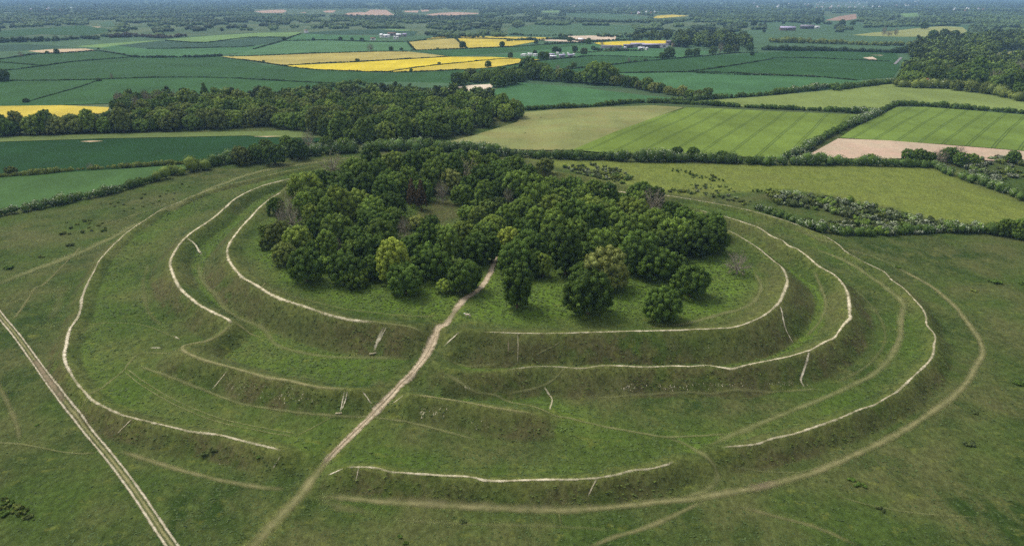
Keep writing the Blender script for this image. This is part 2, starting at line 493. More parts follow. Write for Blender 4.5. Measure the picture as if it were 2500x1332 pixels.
# ------------------------------------------------------------------ paths: ribbons draped on the terrain
def path_mat(name, c1, c2, soft, cover, grass=(0.075, 0.085, 0.035), scale=0.5, amp=1.5, brk=1.0):
    """worn ground whose ragged edge gives way to grass; cover = how much of the width is bare"""
    k = NT(name)
    e = k.attr('edge').outputs['Fac']            # 0 on the middle line, 1 at the border
    al = k.attr('along').outputs['Fac']          # 0..1 wear of this stretch
    n1, n2 = k.noise(scale, 4, 0.65), k.noise(scale * 5, 3, 0.7)
    c = k.mix(k.ramp(n1, 0.35, 0.65), c1, c2)
    c = k.scale(c, k.ramp(n2, 0.2, 0.8, 0.78, 1.2))
    c = k.mix(k.ramp(n2, 0.58, 0.75, 0, 0.45), c, grass)
    k.base(c)
    x = k.math('ADD', e, k.math('MULTIPLY', k.math('SUBTRACT', k.math('ADD', k.math('MULTIPLY', n1, .6), k.math('MULTIPLY', n2, .4)), 0.5), amp))
    f = k.ramp(x, cover - soft, cover + soft, 1, 0)
    br = k.ramp(k.noise(0.11, 3, .7), .36, .56, brk, 1)
    f = k.math('MULTIPLY', f, k.math('MULTIPLY', al, br), clamp=True)
    tr = k.n('ShaderNodeBsdfTransparent'); mx = k.n('ShaderNodeMixShader')
    k.l(f, mx.inputs[0]); k.l(tr.outputs[0], mx.inputs[1]); k.l(k.b.outputs[0], mx.inputs[2])
    k.l(mx.outputs[0], k.out.inputs[0])
    k.bump(n2, 0.5, 0.15)
    return k.m

M_CHALK = path_mat('chalk', (0.54, 0.48, 0.34), (0.33, 0.295, 0.17), 0.36, 0.54, brk=.5)
M_CHALKW = path_mat('bare_chalk', (0.62, 0.56, 0.42), (0.40, 0.35, 0.23), 0.3, 0.46, scale=.8, amp=2.0, brk=.6)
M_DIRT = path_mat('dirt', (0.43, 0.355, 0.245), (0.34, 0.27, 0.175), 0.4, 0.66)
M_RUT = path_mat('rut', (0.46, 0.41, 0.30), (0.33, 0.29, 0.19), 0.5, 0.54, brk=.8)
M_WORN = path_mat('worn_grass', (0.185, 0.190, 0.078), (0.140, 0.152, 0.058), 0.6, 0.42, (0.08, 0.1, 0.036), 0.3, .8)
M_WORNT = path_mat('worn_tan', (0.215, 0.200, 0.092), (0.160, 0.162, 0.066), 0.6, 0.46, (0.08, 0.095, 0.036), 0.3, .8)
M_SOIL = path_mat('soil', (0.20, 0.155, 0.10), (0.14, 0.125, 0.07), 0.45, 0.7, (0.08, 0.095, 0.036), 0.4)

PSEED = [0]
def path(name, pts, width, mat, label, wear=None, cw=None, lift=0.09, wob=0.25, world=False):
    """pts: pixels (x,y) or (x,y,z); wear: opacity per point"""
    PSEED[0] += 1
    if world: Wp = np.asarray(pts, float)
    else: Wp = np.array([G(*p) if len(p) == 3 else at(*p) for p in pts])
    fit = lambda v: np.interp(np.linspace(0, 1, len(Wp)), np.linspace(0, 1, len(v)), v)
    wear = fit(wear or [1.0, 1.0])
    wd = fit(width if isinstance(width, (list, tuple)) else [width, width])
    Q = catmull(np.column_stack([Wp[:, :2], wear, wd]), 0.9)
    t = np.gradient(Q[:, :2], axis=0); t /= np.linalg.norm(t, axis=1)[:, None] + 1e-9
    nrm = np.stack([-t[:, 1], t[:, 0]], 1)
    sarc = np.concatenate([[0], np.cumsum(np.linalg.norm(np.diff(Q[:, :2], axis=0), axis=1))])
    s1 = vnoise(sarc, sarc * 0 + PSEED[0] * 7.7, 5.0, 31); s2 = vnoise(sarc, sarc * 0 + PSEED[0] * 3.1, 14.0, 32)
    hw = Q[:, 3] * 0.5 * (1 + wob * s1)
    off = Q[:, 3] * wob * 0.5 * s2
    wr = np.clip(Q[:, 2], 0, 1)
    fr = np.clip(np.minimum(sarc, sarc[-1] - sarc) / (2.5 * np.maximum(Q[:, 3], 0.5)), 0, 1)
    ks = np.linspace(-1, 1, 7)
    V, E, Al = [], [], []
    for q in ks:
        p = Q[:, :2] + nrm * (off + hw * q)[:, None]
        V.append(np.column_stack([p, hz(p[:, 0], p[:, 1]) + lift])); E.append(np.full(len(p), abs(q))); Al.append(wr * fr)
    V = np.stack(V, 1); n = len(Q)
    E, Al = np.stack(E, 1).ravel(), np.stack(Al, 1).ravel()
    ix = np.arange(n * 7).reshape(n, 7)
    F = np.stack([ix[:-1, :-1], ix[:-1, 1:], ix[1:, 1:], ix[1:, :-1]], -1).reshape(-1, 4)
    o = link(name, new_mesh(name, V.reshape(-1, 3), F, 4, mat, {'edge': E, 'along': Al}, smooth=True))
    tag(o, label, None, None, 'structure')
    return o

def wearz(pts, f): return [f(p) for p in pts]
# chalk crest paths
path('chalk_path', R1L[1:-4], 1.9, M_CHALK, 'white chalk path along the innermost bank, left half', [1] * 12 + [.75] * 3)
path('chalk_path', R1R[4:24], [.8] * 5 + [1.0] * 5 + [1.9] * 10, M_CHALK, 'white chalk path along the innermost bank, right half', [.55, .7, .8, .85] + [1] * 16)
path('chalk_path', R2L[2:15], 1.9, M_CHALK, 'white chalk path along the middle bank, left side')
path('chalk_path', R2L[14:27], 2.2, M_WORNT, 'tan path bending round the left end of the middle bank', [.7, .6, .6, .8, 1, 1, 1, 1, 1, 1, 1, .8, .6])
path('chalk_path', R2R[4:46], [1.1] * 20 + [1.8] * 12 + [1.3] * 10, M_CHALK, 'white chalk path along the middle bank, right side', [.35, .45, .5, .5, .55, .75] + [1] * 36)
path('chalk_path', R2B[2:-1], 1.5, M_WORNT, 'faint tan path on the short bank beside the dirt track', [.8] * 6)
path('chalk_path', R3L[2:40], 1.2, M_CHALK, 'white chalk path along the outermost bank, left side', [.3] + [.5] * 8 + [.7] * 5 + [.75] * 24)
path('chalk_path', R3L[18:28], 1.9, M_CHALKW, 'bright patchy chalk scar on the outermost bank, left side', [.3, .4, .5, .6, .7, .9, 1, 1, .9, .8], lift=.13)
path('chalk_path', R3R[2:-3], 1.1, M_CHALK, 'white chalk path along the outermost bank, nearest section', [.5, .8, .7, .7, .8, 1, 1, 1, 1, 1, 1, .9, .8, .8, .8, .8, .6, .5])
path('chalk_path', R3S[2:34], 1.05, M_CHALK, 'thin pale path along the outermost bank, right side', [.6] * 4 + [.85] * 22 + [.7] * 6)
path('chalk_path', R3S[34:44], 1.9, M_CHALK, 'thin pale path along the outermost bank, far right side', [.6] * 10)
# main tracks
dw = [3.0, 3.0, 3.0, 3.2, 3.6, 3.4, 2.6, 3.6, 4.0, 4.4, 4.4, 4.0, 3.4, 3.3, 3.3, 3.2, 3.0, 2.8, 2.8, 2.9]
path('dirt_track', DIRT[:20], dw, M_DIRT, 'broad tan dirt track running through the bank gaps into the wood', [.9, .9, 1, 1, 1, .9, .4, .9] + [1] * 11 + [.8], wob=.1)
path('dirt_track', DIRT[18:], [3.2, 3.6, 4.0, 4.2, 4.4, 4.6, 5.2, 5.6], M_WORNT, 'faded end of the dirt track in the foreground grass', [1, 1, .95, .9, .85, .8, .8, .8], wob=.12)
path('dirt_track', [DIRT[i] for i in range(7, 20)], 0.7, M_SOIL, 'brown grassy strip along the middle of the dirt track', [.1, .2, .25, .25, .3, .35, .5, .6, .4, .5, .6, .6, .3], lift=.15)
FT = [(-60, 690), (0, 769), (40, 818), (92, 890), (140, 955), (198, 1030), (255, 1100), (306, 1165), (355, 1235), (392, 1290), (424, 1336), (470, 1400)]
FTW = catmull(np.array([at(*p) for p in FT]), 2.0)
tt = np.gradient(FTW[:, :2], axis=0); tt /= np.linalg.norm(tt, axis=1)[:, None]
nn = np.stack([-tt[:, 1], tt[:, 0]], 1)
for s, lab in ((-1.0, 'left'), (1.0, 'right')):
    q = FTW.copy(); q[:, :2] += nn * -s
    path('farm_track', q[::3], 0.85, M_RUT, '%s wheel rut of the straight farm track in the lower left' % lab, world=True, wob=.12)
path('farm_track', FTW[::3], 1.5, M_WORNT, 'brown grassy strip between the two ruts of the farm track', world=True, lift=.06, wob=.1)
i0 = int(len(FTW) * .42); i1 = int(len(FTW) * .60)
path('farm_track', FTW[i0:i1:2], 1.9, M_SOIL, 'bare trampled stretch of the farm track', lift=.12, world=True, wob=.1)
# worn grass ways
W = [
 ([(900, 380), (830, 388), (760, 398), (640, 418), (560, 442), (480, 478), (430, 502), (330, 550), (250, 592), (150, 632), (60, 668), (-40, 706)], 6.5, M_WORN, 'pale worn strip outside the outermost bank, left side', .8),
 ([(775, 1208), (850, 1216), (960, 1226), (1100, 1236), (1250, 1241), (1420, 1240), (1560, 1228), (1700, 1216), (1800, 1198), (1870, 1187), (1960, 1160), (2060, 1120), (2150, 1078), (2230, 1035), (2310, 980), (2360, 930), (2392, 880), (2396, 845), (2385, 815), (2350, 770), (2300, 720), (2260, 690), (2190, 652)], 2.6, M_WORNT, 'worn tan way curving round the outside of the outermost bank', .85),
 ([(2190, 652), (2140, 630), (2080, 612), (2020, 588), (1950, 560)], 2.2, M_WORN, 'faint worn way fading out at the right of the banks', .45),
 ([(1720, 1090), (1790, 1060), (1900, 1015), (2000, 975), (2080, 940), (2140, 905), (2180, 865), (2200, 820), (2196, 775), (2205, 745), (2170, 710), (2110, 665), (2050, 630), (1980, 605)], 2.8, M_WORN, 'pale worn way in the outer ditch, right side', .75),
 ([(2200, 745), (2203, 775), (2198, 820), (2175, 870)], 1.8, M_WORNT, 'bare tan stretch of the outer ditch way, right side', .7),
 ([(1080, 912), (1150, 950), (1230, 975), (1340, 1007), (1400, 1022), (1500, 1045), (1620, 1065), (1700, 1063), (1780, 1058)], 1.3, M_WORN, 'faint diagonal way between the middle and outer banks', .75),
 ([(1620, 1065), (1670, 1082), (1720, 1110), (1750, 1150), (1745, 1180), (1700, 1205), (1640, 1216)], 1.8, M_WORN, 'worn way rounding the end of the nearest outer bank', .6),
 ([(1430, 1340), (1500, 1310), (1570, 1290), (1640, 1260), (1720, 1222)], 1.8, M_WORNT, 'worn way leaving the bottom edge right of centre', .65),
 ([(1800, 1235), (1900, 1262), (2000, 1290), (2100, 1335)], 1.6, M_WORNT, 'faint tan line across the lower right grass', .4),
 ([(443, 852), (400, 862), (345, 862), (315, 885), (300, 905), (250, 945), (205, 985), (190, 1006)], 1.0, M_WORN, 'faint way from the left end of the middle bank down the outer slope', .7),
 ([(340, 893), (450, 935), (560, 975), (640, 993), (760, 1010), (830, 1015), (920, 1018), (1000, 1030), (1100, 1055), (1170, 1075)], 1.3, M_WORN, 'pale way along the foot of the middle bank', .7),
 ([(310, 900), (350, 930), (420, 972), (520, 1015), (640, 1043), (720, 1058)], .45, M_WORN, 'upper of two parallel faint ruts left of the dirt track', .9),
 ([(305, 908), (345, 940), (415, 982), (515, 1024), (635, 1051), (715, 1066)], .45, M_WORN, 'lower of two parallel faint ruts left of the dirt track', .9),
 ([(31, 781), (56, 748), (77, 717), (87, 703), (110, 692), (154, 648), (200, 600)], 1.3, M_WORNT, 'short tan footpath near the left edge', .6),
 ([(290, 1100), (330, 1112), (450, 1150), (560, 1178), (700, 1197)], 2.0, M_WORNT, 'worn tan way from the farm track to the dirt track', .7),
 ([(-20, 1078), (60, 1085), (170, 1105), (240, 1106)], .9, M_WORN, 'thin faint path in the lower left grass', .7),
 ([(484, 640), (494, 686), (525, 719), (565, 765), (640, 800), (671, 838), (727, 858), (799, 870), (876, 872), (953, 874), (1004, 874)], 2.6, M_WORN, 'green worn way in the inner ditch, left side', .55),
 ([(1075, 870), (1120, 890), (1160, 893), (1230, 893)], 1.5, M_WORN, 'worn way in the inner ditch right of the dirt track', .5),
 ([(1985, 660), (2005, 700), (2014, 745), (2000, 785), (1965, 825)], 1.6, M_WORN, 'pale worn way in the inner ditch, right side', .6),
 ([(1840, 660), (1857, 690), (1850, 720), (1820, 748), (1740, 772), (1660, 792), (1560, 800)], 2.2, M_WORN, 'mown grass way curving inside the innermost bank', .75),
 ([(635, 700), (720, 725), (830, 752), (930, 765), (1010, 772), (1085, 770)], 1.6, M_WORN, 'faint grass way inside the innermost bank, left side', .4),
 ([(563, 783), (600, 805), (640, 825)], .9, M_WORNT, 'pale footpath dropping from the middle bank into the ditch', .8),
 ([(190, 786), (260, 788), (345, 793), (400, 812), (440, 830)], .5, M_WORN, 'thin faint footpath between outer and middle banks, left side', .8),
 ([(1240, 960), (1300, 948), (1345, 930), (1365, 913), (1400, 898)], .9, M_WORN, 'pale footpath climbing to the middle bank right of centre', .8),
 ([(1450, 968), (1600, 962), (1750, 958), (1900, 955), (2000, 948)], 1.2, M_WORN, 'faint way at the foot of the middle bank, right side', .55),
 ([(720, 1065), (760, 1045), (800, 1022), (830, 1012)], .7, M_WORN, 'faint diagonal path beside the dirt track', .6),
 ([(888, 372), (915, 376), (950, 383)], 2.2, M_WORNT, 'bare footpath at the gap in the far hedge', .6),
 ([(240, 790), (180, 805), (140, 815), (70, 828)], .6, M_WORN, 'thin faint footpath left of the outermost bank', .5),
]
W += [([(-10, 925), (22, 985), (40, 1040), (48, 1080)], 1.8, M_WORNT, 'faint tan line at the left edge below the farm track', .45),
      ([(112, 800), (130, 760), (150, 715), (162, 690)], 5.0, M_WORN, 'broad faint pale strip left of the outermost bank', .3),
      ([(770, 1212), (830, 1238), (880, 1246), (930, 1250)], 3.2, M_WORNT, 'short tan patch beside the faded dirt track end', .45),
      ([(960, 1268), (1150, 1278), (1350, 1284), (1500, 1292)], 1.6, M_WORN, 'faint line across the bottom centre grass', .3),
      ([(2030, 1205), (2120, 1232), (2240, 1252), (2380, 1262)], .8, M_WORN, 'faint curved line below the small mound, lower right', .45),
      ([(1800, 1140), (1880, 1152), (1960, 1150), (2060, 1120)], .7, M_WORN, 'faint way joining the outer way, lower right', .45),
      ([(-20, 612), (90, 588), (210, 560), (320, 528), (420, 492)], 3.0, M_WORN, 'faint pale line across the rough grass, upper left', .3),
      ([(0, 742), (40, 735), (92, 702)], 1.2, M_WORN, 'faint way meeting the short tan footpath', .4),
      ([(2080, 700), (2140, 760), (2160, 830), (2120, 890), (2040, 935)], 1.6, M_WORN, 'faint terrace line below the middle bank, far right', .35),
      ([(360, 640), (350, 700), (362, 760), (400, 800)], 2.2, M_WORN, 'faint terrace line outside the middle bank, left', .3),
      ([(1330, 1185), (1345, 1215), (1360, 1245), (1372, 1290)], .8, M_WORN, 'faint straight line down the bottom centre grass', .35)]
W.append(([(880, 781), (940, 790), (985, 795), (1020, 805), (1040, 822)], 1.2, M_WORN, 'pale worn end of the innermost bank path by the dirt track', .8))
for pts, wd, mt, lab, op in W:
    path('footpath', pts, wd * 1.25, mt, lab, [op] * len(pts))
path('footpath', [(1820, 1197), (1865, 1188), (1910, 1178)], 4.2, M_SOIL, 'bare patch on the way round the outermost bank', lift=.14)
# chalk scars: visitors' scrambles straight up the banks
SC = [([(937, 795), (928, 815), (921, 832), (914, 848), (912, 862)], 2.0, M_CHALKW, 'broad white chalk scramble on the inner bank left of the dirt track'),
      ([(944, 797), (936, 812), (929, 826)], .6, M_CHALKW, 'short second chalk rut beside the broad scramble'),
      ([(1122, 810), (1105, 825), (1082, 845)], .8, M_CHALKW, 'thin diagonal chalk steps right of the dirt track'),
      ([(842, 955), (836, 980), (830, 1005)], .8, M_CHALKW, 'left of the paired chalk ruts on the middle bank'),
      ([(849, 955), (843, 978), (833, 1002)], .5, M_CHALKW, 'right of the paired chalk ruts on the middle bank'),
      ([(884, 955), (895, 968), (907, 986)], .5, M_CHALKW, 'thin chalk rut on the middle bank next to the dirt track'),
      ([(988, 964), (972, 975), (957, 986)], .5, M_CHALKW, 'thin diagonal chalk rut right of the dirt track, lower'),
      ([(686, 1112), (675, 1130), (663, 1149)], .7, M_CHALKW, 'chalk steps on the outer bank left of the dirt track'),
      ([(1905, 747), (1912, 775), (1916, 795), (1924, 815), (1938, 838)], .8, M_CHALKW, 'long chalk steps down the inner bank, right side'),
      ([(1976, 858), (1971, 880), (1964, 905), (1956, 928), (1965, 945)], 1.0, M_CHALKW, 'long chalk steps down the middle bank, right side'),
      ([(1264, 815), (1265, 850), (1264, 888)], .32, M_CHALK, 'dotted straight chalk line down the inner bank'),
      ([(1240, 828), (1242, 850), (1239, 866)], .5, M_SOIL, 'short brown scrape on the inner bank'),
      ([(1308, 866), (1340, 850), (1370, 832)], .5, M_WORNT, 'slanting scrape on the inner bank, right of centre'),
      ([(1328, 944), (1338, 960), (1348, 975), (1343, 1000)], .6, M_CHALK, 'crooked chalk line on the middle bank, right of centre'),
      ([(454, 580), (472, 592), (482, 605), (493, 622)], 1.6, M_CHALKW, 'short white chalk scar inside the middle bank, far left'),
      ([(876, 1140), (872, 1160), (868, 1176)], .5, M_CHALKW, 'short chalk rut on the nearest outer bank'),
      ([(840, 1143), (823, 1150), (800, 1160)], .5, M_CHALKW, 'slanting chalk rut at the end of the nearest outer bank'),
      ([(1458, 1168), (1446, 1190), (1435, 1213)], .5, M_CHALK, 'thin pale line down the nearest outer bank'),
      ([(650, 690), (640, 700), (632, 712)], .7, M_WORNT, 'pale scrape below the inner bank, far left'),
      ([(325, 1022), (305, 1040), (285, 1060)], .4, M_CHALK, 'thin chalk line on the outer bank, left side'),
      ([(555, 905), (535, 930), (518, 950)], .4, M_CHALK, 'thin chalk line on the middle bank, left side'),
      ([(365, 849), (382, 849), (398, 849)], .9, M_CHALKW, 'short white chalk scrape at the left end of the middle bank'),
      ([(420, 820), (430, 823), (438, 828)], .8, M_CHALKW, 'small white chalk scrape above the left end of the middle bank')]
for pts, wd, mt, lab in SC:
    path('chalk_scar', pts, wd * 1.05, mt, lab, lift=.13, wob=.35)
# ------------------------------------------------------------------ fields: sheets laid on the open country
def field_mat(name, c, var=0.12, tram=None, ang=0.0, gap=24.0, tramc=None, streak=0.0):
    k = NT(name)
    c = tuple(c)
    n1, n2 = k.noise(0.012, 4), k.noise(0.35, 4, 0.65)
    n3 = k.noise(0.05, 4, .6, mapping=((1, 0.12, 1), (0, 0, ang)))
    col = k.scale(c, k.math('MULTIPLY', k.ramp(n1, 0.3, 0.7, 1 - var, 1 + var), k.math('MULTIPLY', k.ramp(n3, .3, .7, .94, 1.06), k.ramp(n2, 0.25, 0.75, 0.86, 1.14))))
    if streak:
        n4 = k.noise(0.025, 5, .6)
        col = k.mix(k.ramp(n4, .42, .62, 0, streak), col, (c[0] * 1.25, c[1] * 1.0, c[2] * 1.1))
    if tram:
        sp = k.n('ShaderNodeSeparateXYZ'); k.l(k.pos(), sp.inputs[0])
        d = k.math('ADD', k.math('MULTIPLY', sp.outputs[0], math.cos(ang)), k.math('MULTIPLY', sp.outputs[1], math.sin(ang)))
        wob = k.math('MULTIPLY', k.noise(0.006, 1), 9.0)
        fr = k.math('MODULO', k.math('ADD', k.math('ADD', d, wob), 5000.0), gap)
        ln = None
        for off in (gap * .5 - 1.05, gap * .5 + 1.05):
            q = k.ramp(k.math('ABSOLUTE', k.math('SUBTRACT', fr, off)), 0.3, 0.62, 1, 0)
            ln = q if ln is None else k.math('MAXIMUM', ln, q)
        col = k.mix(k.math('MULTIPLY', ln, tram), col, tramc or (0.02, 0.03, 0.012))
    k.base(col)
    k.bump(n2, 0.5, 0.3)
    return k.m

FC = {n: field_mat('field_' + n, c) for n, c in dict(
    wheat=(0.030, 0.078, 0.022), wheat2=(0.026, 0.068, 0.020), green=(0.046, 0.112, 0.042), green2=(0.060, 0.128, 0.052), dusk=(0.030, 0.064, 0.036),
    lime=(0.115, 0.190, 0.062), rape=(0.47, 0.37, 0.028), rapek=(0.30, 0.25, 0.07), rapem=(0.40, 0.315, 0.045), tan=(0.38, 0.29, 0.18), pale=(0.44, 0.35, 0.26),
    pasture=(0.052, 0.098, 0.046), chalk=(0.56, 0.47, 0.36), red=(0.25, 0.165, 0.115), pink=(0.34, 0.23, 0.165), straw=(0.200, 0.215, 0.075),
    nearwheat=(0.013, 0.043, 0.012), neargreen=(0.048, 0.098, 0.028), strip=(0.10, 0.135, 0.040), crop2=(0.140, 0.180, 0.050)).items()}
_t0, _t1 = G(1491, 340), G(1655, 269)
TA = math.atan2(_t1[1] - _t0[1], _t1[0] - _t0[0])          # direction of the tramlines
_g0, _g1 = G(1491, 340), G(1557, 340)
TGAP = abs((_g1[0] - _g0[0]) * math.sin(TA))
FC['crop'] = field_mat('field_crop', (0.110, 0.158, 0.028), 0.2, 0.62, TA + math.pi / 2, TGAP, (0.030, 0.050, 0.014))
_t2, _t3, _g2, _g3 = G(2142, 338), G(2259, 269), G(2142, 338), G(2204, 338)
TB = math.atan2(_t3[1] - _t2[1], _t3[0] - _t2[0])
FC['cropr'] = field_mat('field_crop_right', (0.108, 0.158, 0.030), 0.2, 0.62, TB + math.pi / 2, abs((_g3[0] - _g2[0]) * math.sin(TB)), (0.030, 0.050, 0.014))
FC['dry'] = field_mat('field_dry', (0.160, 0.176, 0.062), 0.24, streak=.45)
FC['bare'] = field_mat('field_bare', (0.36, 0.285, 0.2), 0.10, ang=TA, streak=.5)

FIELD_N = [0]
def field(kind, pts, label, smooth=True):
    FIELD_N[0] += 1
    z = 0.30 + 0.008 * FIELD_N[0]
    P = [G(x, y, z) for x, y in pts]
    tri = tessellate_polygon([[Vector(p) for p in P]])
    o = link('field', new_mesh('field', np.array(P), np.array(tri), 3, FC[kind]))
    tag(o, label, None, None, 'structure')

# base tone of the arable plain, then single fields from back to front
field('pasture', [(-300, 92), (0, 92), (300, 90), (700, 84), (1100, 88), (1250, 84), (1600, 84), (1900, 70), (2200, 62), (2400, 60), (2400, 130), (2200, 190), (2000, 214), (1000, 215), (640, 205), (0, 205), (-300, 205)], 'open green arable plain behind the hill fort')
field('pink', [(620, 28), (655, 25), (694, 24), (700, 28), (690, 32), (640, 32)], 'pinkish bare field in the far distance, left')
field('pink', [(730, 31), (748, 30), (746, 32)], 'tiny pink bare field in the far distance')
field('pink', [(788, 28), (800, 26), (820, 26), (814, 31), (795, 31)], 'small pink bare field between far woods')
field('pink', [(832, 38), (850, 32), (880, 30), (892, 31), (905, 24), (944, 25), (955, 33), (964, 37), (940, 39), (890, 37), (860, 39)], 'large pink bare field in the far distance, centre')
field('pink', [(985, 27), (1022, 26), (1020, 31), (990, 30)], 'small pink bare field right of the large one')
field('pink', [(1026, 25), (1046, 24), (1048, 28), (1030, 29)], 'tiny pink bare field above the long one')
field('pink', [(1040, 36), (1070, 32), (1110, 30), (1165, 32), (1170, 34), (1110, 38), (1060, 39)], 'long pink bare field in the far distance')
field('pasture', [(1300, 62), (1420, 58), (1540, 62), (1560, 72), (1560, 86), (1400, 86), (1240, 84), (1240, 70)], 'dull green far pasture behind the farms')
field('pasture', [(1380, 32), (1500, 34), (1600, 44), (1500, 50), (1400, 42)], 'far pasture glade between woods')
field('lime', [(1320, 28), (1365, 26), (1368, 31), (1330, 31)], 'light green far glade')
field('pasture', [(1860, 32), (2000, 36), (2080, 52), (2140, 62), (2060, 78), (1900, 78), (1850, 60)], 'green far pasture on the right')
field('rapem', [(1594, 44), (1604, 39), (1640, 36), (1682, 39), (1650, 42), (1610, 45)], 'small far yellow field among woods')
field('red', [(2014, 50), (2050, 40), (2090, 34), (2092, 46), (2070, 50), (2040, 51)], 'reddish bare field far right')
field('straw', [(2080, 86), (2130, 80), (2180, 76), (2230, 70), (2300, 64), (2350, 67), (2364, 78), (2350, 84), (2290, 90), (2200, 90), (2120, 88)], 'straw yellow meadow before the far right woods')
field('lime', [(2196, 34), (2238, 32), (2244, 40), (2210, 42)], 'light green glade far right')
field('pasture', [(1820, 95), (1904, 94), (1905, 110), (1870, 116), (1815, 106)], 'bright green paddock by the farm wood')
field('pasture', [(1900, 106), (2040, 104), (2200, 116), (2240, 128), (2190, 126), (1990, 114)], 'narrow green field between tree rows')
field('pasture', [(240, 57), (270, 50), (282, 64), (255, 66)], 'small far glade on the left')
field('tan', [(215, 65), (248, 66), (240, 68), (225, 68)], 'tiny bare patch on the far left')
field('wheat2', [(0, 75), (100, 70), (200, 62), (290, 75), (210, 88), (100, 84), (0, 92)], 'dull green far field on the left')
field('dusk', [(-80, 112), (60, 108), (170, 114), (60, 124), (-80, 128)], 'rough dull field on the far left')
field('lime', [(404, 97), (520, 87), (640, 80), (735, 79), (722, 86), (697, 91), (620, 91), (560, 98), (499, 104), (450, 102)], 'bright lime green field in the left distance')
field('lime', [(182, 114), (250, 107), (380, 99), (392, 99), (300, 110), (246, 117)], 'narrow lime green wedge in the left distance')
field('dusk', [(283, 111), (404, 100), (499, 105), (560, 99), (620, 92), (697, 92), (735, 84), (690, 100), (620, 112), (480, 118), (358, 119)], 'dark blue green field below the lime one')
field('dusk', [(740, 80), (800, 76), (930, 73), (1020, 77), (1010, 88), (930, 84), (760, 84)], 'dark far field behind the white farm')
field('lime', [(930, 73), (960, 71), (1010, 74), (985, 76)], 'thin lime strip behind the white farm')
field('green', [(735, 82), (800, 85), (920, 88), (930, 99), (840, 99), (700, 98)], 'green field left of the white farm')
field('green', [(246, 117), (283, 111), (358, 120), (480, 119), (620, 113), (690, 101), (660, 124), (527, 134), (481, 140), (328, 138)], 'mid green field in the left distance')
field('green2', [(560, 138), (620, 120), (690, 101), (800, 99), (909, 102), (994, 102), (1005, 123), (927, 125), (760, 131), (620, 136)], 'broad fresh green field left of the yellow ones')
field('tan', [(68, 125), (130, 120), (210, 119), (240, 124), (180, 128), (120, 131)], 'small tan bare field in the left distance')
field('wheat2', [(-80, 147), (0, 145), (80, 134), (243, 125), (330, 139), (560, 139), (640, 158), (800, 172), (930, 179), (1050, 176), (1132, 170), (1290, 158), (1180, 180), (1100, 206), (850, 206), (640, 197), (400, 191), (0, 198), (-80, 198)], 'wide blue green wheat field on the left')
field('wheat', [(-80, 199), (0, 198), (300, 191), (560, 190), (850, 206), (820, 222), (600, 226), (450, 238), (290, 252), (100, 258), (-80, 260)], 'dark green wheat field behind the left wood')
field('pasture', [(850, 208), (960, 200), (1100, 203), (1180, 210), (1130, 226), (900, 224)], 'rough strip of pasture behind the middle wood')
field('chalk', [(1078, 222), (1100, 213), (1150, 208), (1206, 205), (1200, 214), (1150, 222), (1100, 226)], 'pale chalky bare patch behind the middle wood')
field('rapek', [(540, 138), (640, 136), (760, 131), (927, 126), (994, 126), (1040, 131), (1099, 138), (980, 145), (876, 151), (692, 160), (620, 150)], 'khaki fading rape field')
field('rape', [(692, 161), (876, 152), (1099, 139), (1200, 139), (1322, 146), (1240, 157), (1209, 164), (1132, 169), (1004, 175), (914, 175), (753, 168)], 'large bright yellow rape field')
field('rapem', [(1005, 175), (940, 176), (1010, 168), (1120, 155), (1230, 146), (1322, 148), (1240, 158), (1209, 165), (1132, 170)], 'lower yellow rape field below the thin hedge')
field('wheat', [(1012, 124), (1142, 120), (1250, 115), (1400, 106), (1450, 106), (1310, 122), (1240, 128), (1100, 138)], 'dark green wedge below the upper yellow fields')
field('green', [(1180, 138), (1300, 124), (1450, 108), (1650, 122), (1760, 126), (1700, 136), (1620, 144), (1450, 136), (1330, 146)], 'green field round the caravan farm')
field('rapek', [(995, 102), (1050, 98), (1108, 94), (1124, 104), (1138, 118), (1080, 121), (1014, 123), (1003, 112)], 'left of the upper yellow fields, khaki yellow')
field('rapem', [(1116, 94), (1180, 95), (1317, 100), (1240, 114), (1145, 118), (1130, 106)], 'right of the upper yellow fields')
field('rapem', [(1032, 97), (1055, 92), (1104, 88), (1250, 90), (1350, 92), (1330, 96), (1250, 96), (1108, 93)], 'thin upper yellow strip')
field('pale', [(1371, 89), (1440, 87), (1506, 88), (1501, 98), (1440, 97), (1383, 96)], 'pale pinkish bare field in the middle distance')
field('pale', [(1310, 96), (1360, 97), (1440, 101), (1400, 103), (1330, 100)], 'thin pale bare strip')
field('rape', [(1450, 105), (1496, 102), (1560, 100), (1660, 98), (1650, 108), (1600, 111), (1516, 112), (1465, 109)], 'yellow rape field behind the long grey sheds')
field('wheat2', [(1240, 160), (1330, 148), (1450, 137), (1560, 141), (1640, 142), (1720, 137), (1850, 129), (1960, 123), (2190, 130), (2196, 165), (2180, 188), (2090, 196), (2000, 187), (1880, 182), (1680, 176), (1530, 178), (1360, 174), (1270, 166)], 'wide blue green wheat field on the right')
field('pale', [(2106, 141), (2130, 139), (2142, 145), (2128, 148), (2118, 144)], 'pale bare scrape in the right wheat field')
field('tan', [(2124, 134), (2158, 135), (2150, 136)], 'thin pale scrape in the right wheat field')
field('green', [(1480, 180), (1680, 177), (1880, 183), (2000, 189), (2090, 197), (2150, 202), (2060, 214), (1960, 224), (1860, 232), (1790, 238), (1700, 242), (1620, 216), (1540, 192)], 'fresh green field right of the tree belt')
field('green', [(1190, 224), (1240, 209), (1272, 202), (1420, 214), (1560, 231), (1660, 241), (1560, 251), (1440, 259), (1283, 268), (1230, 248)], 'fresh green field between middle wood and tree belt')
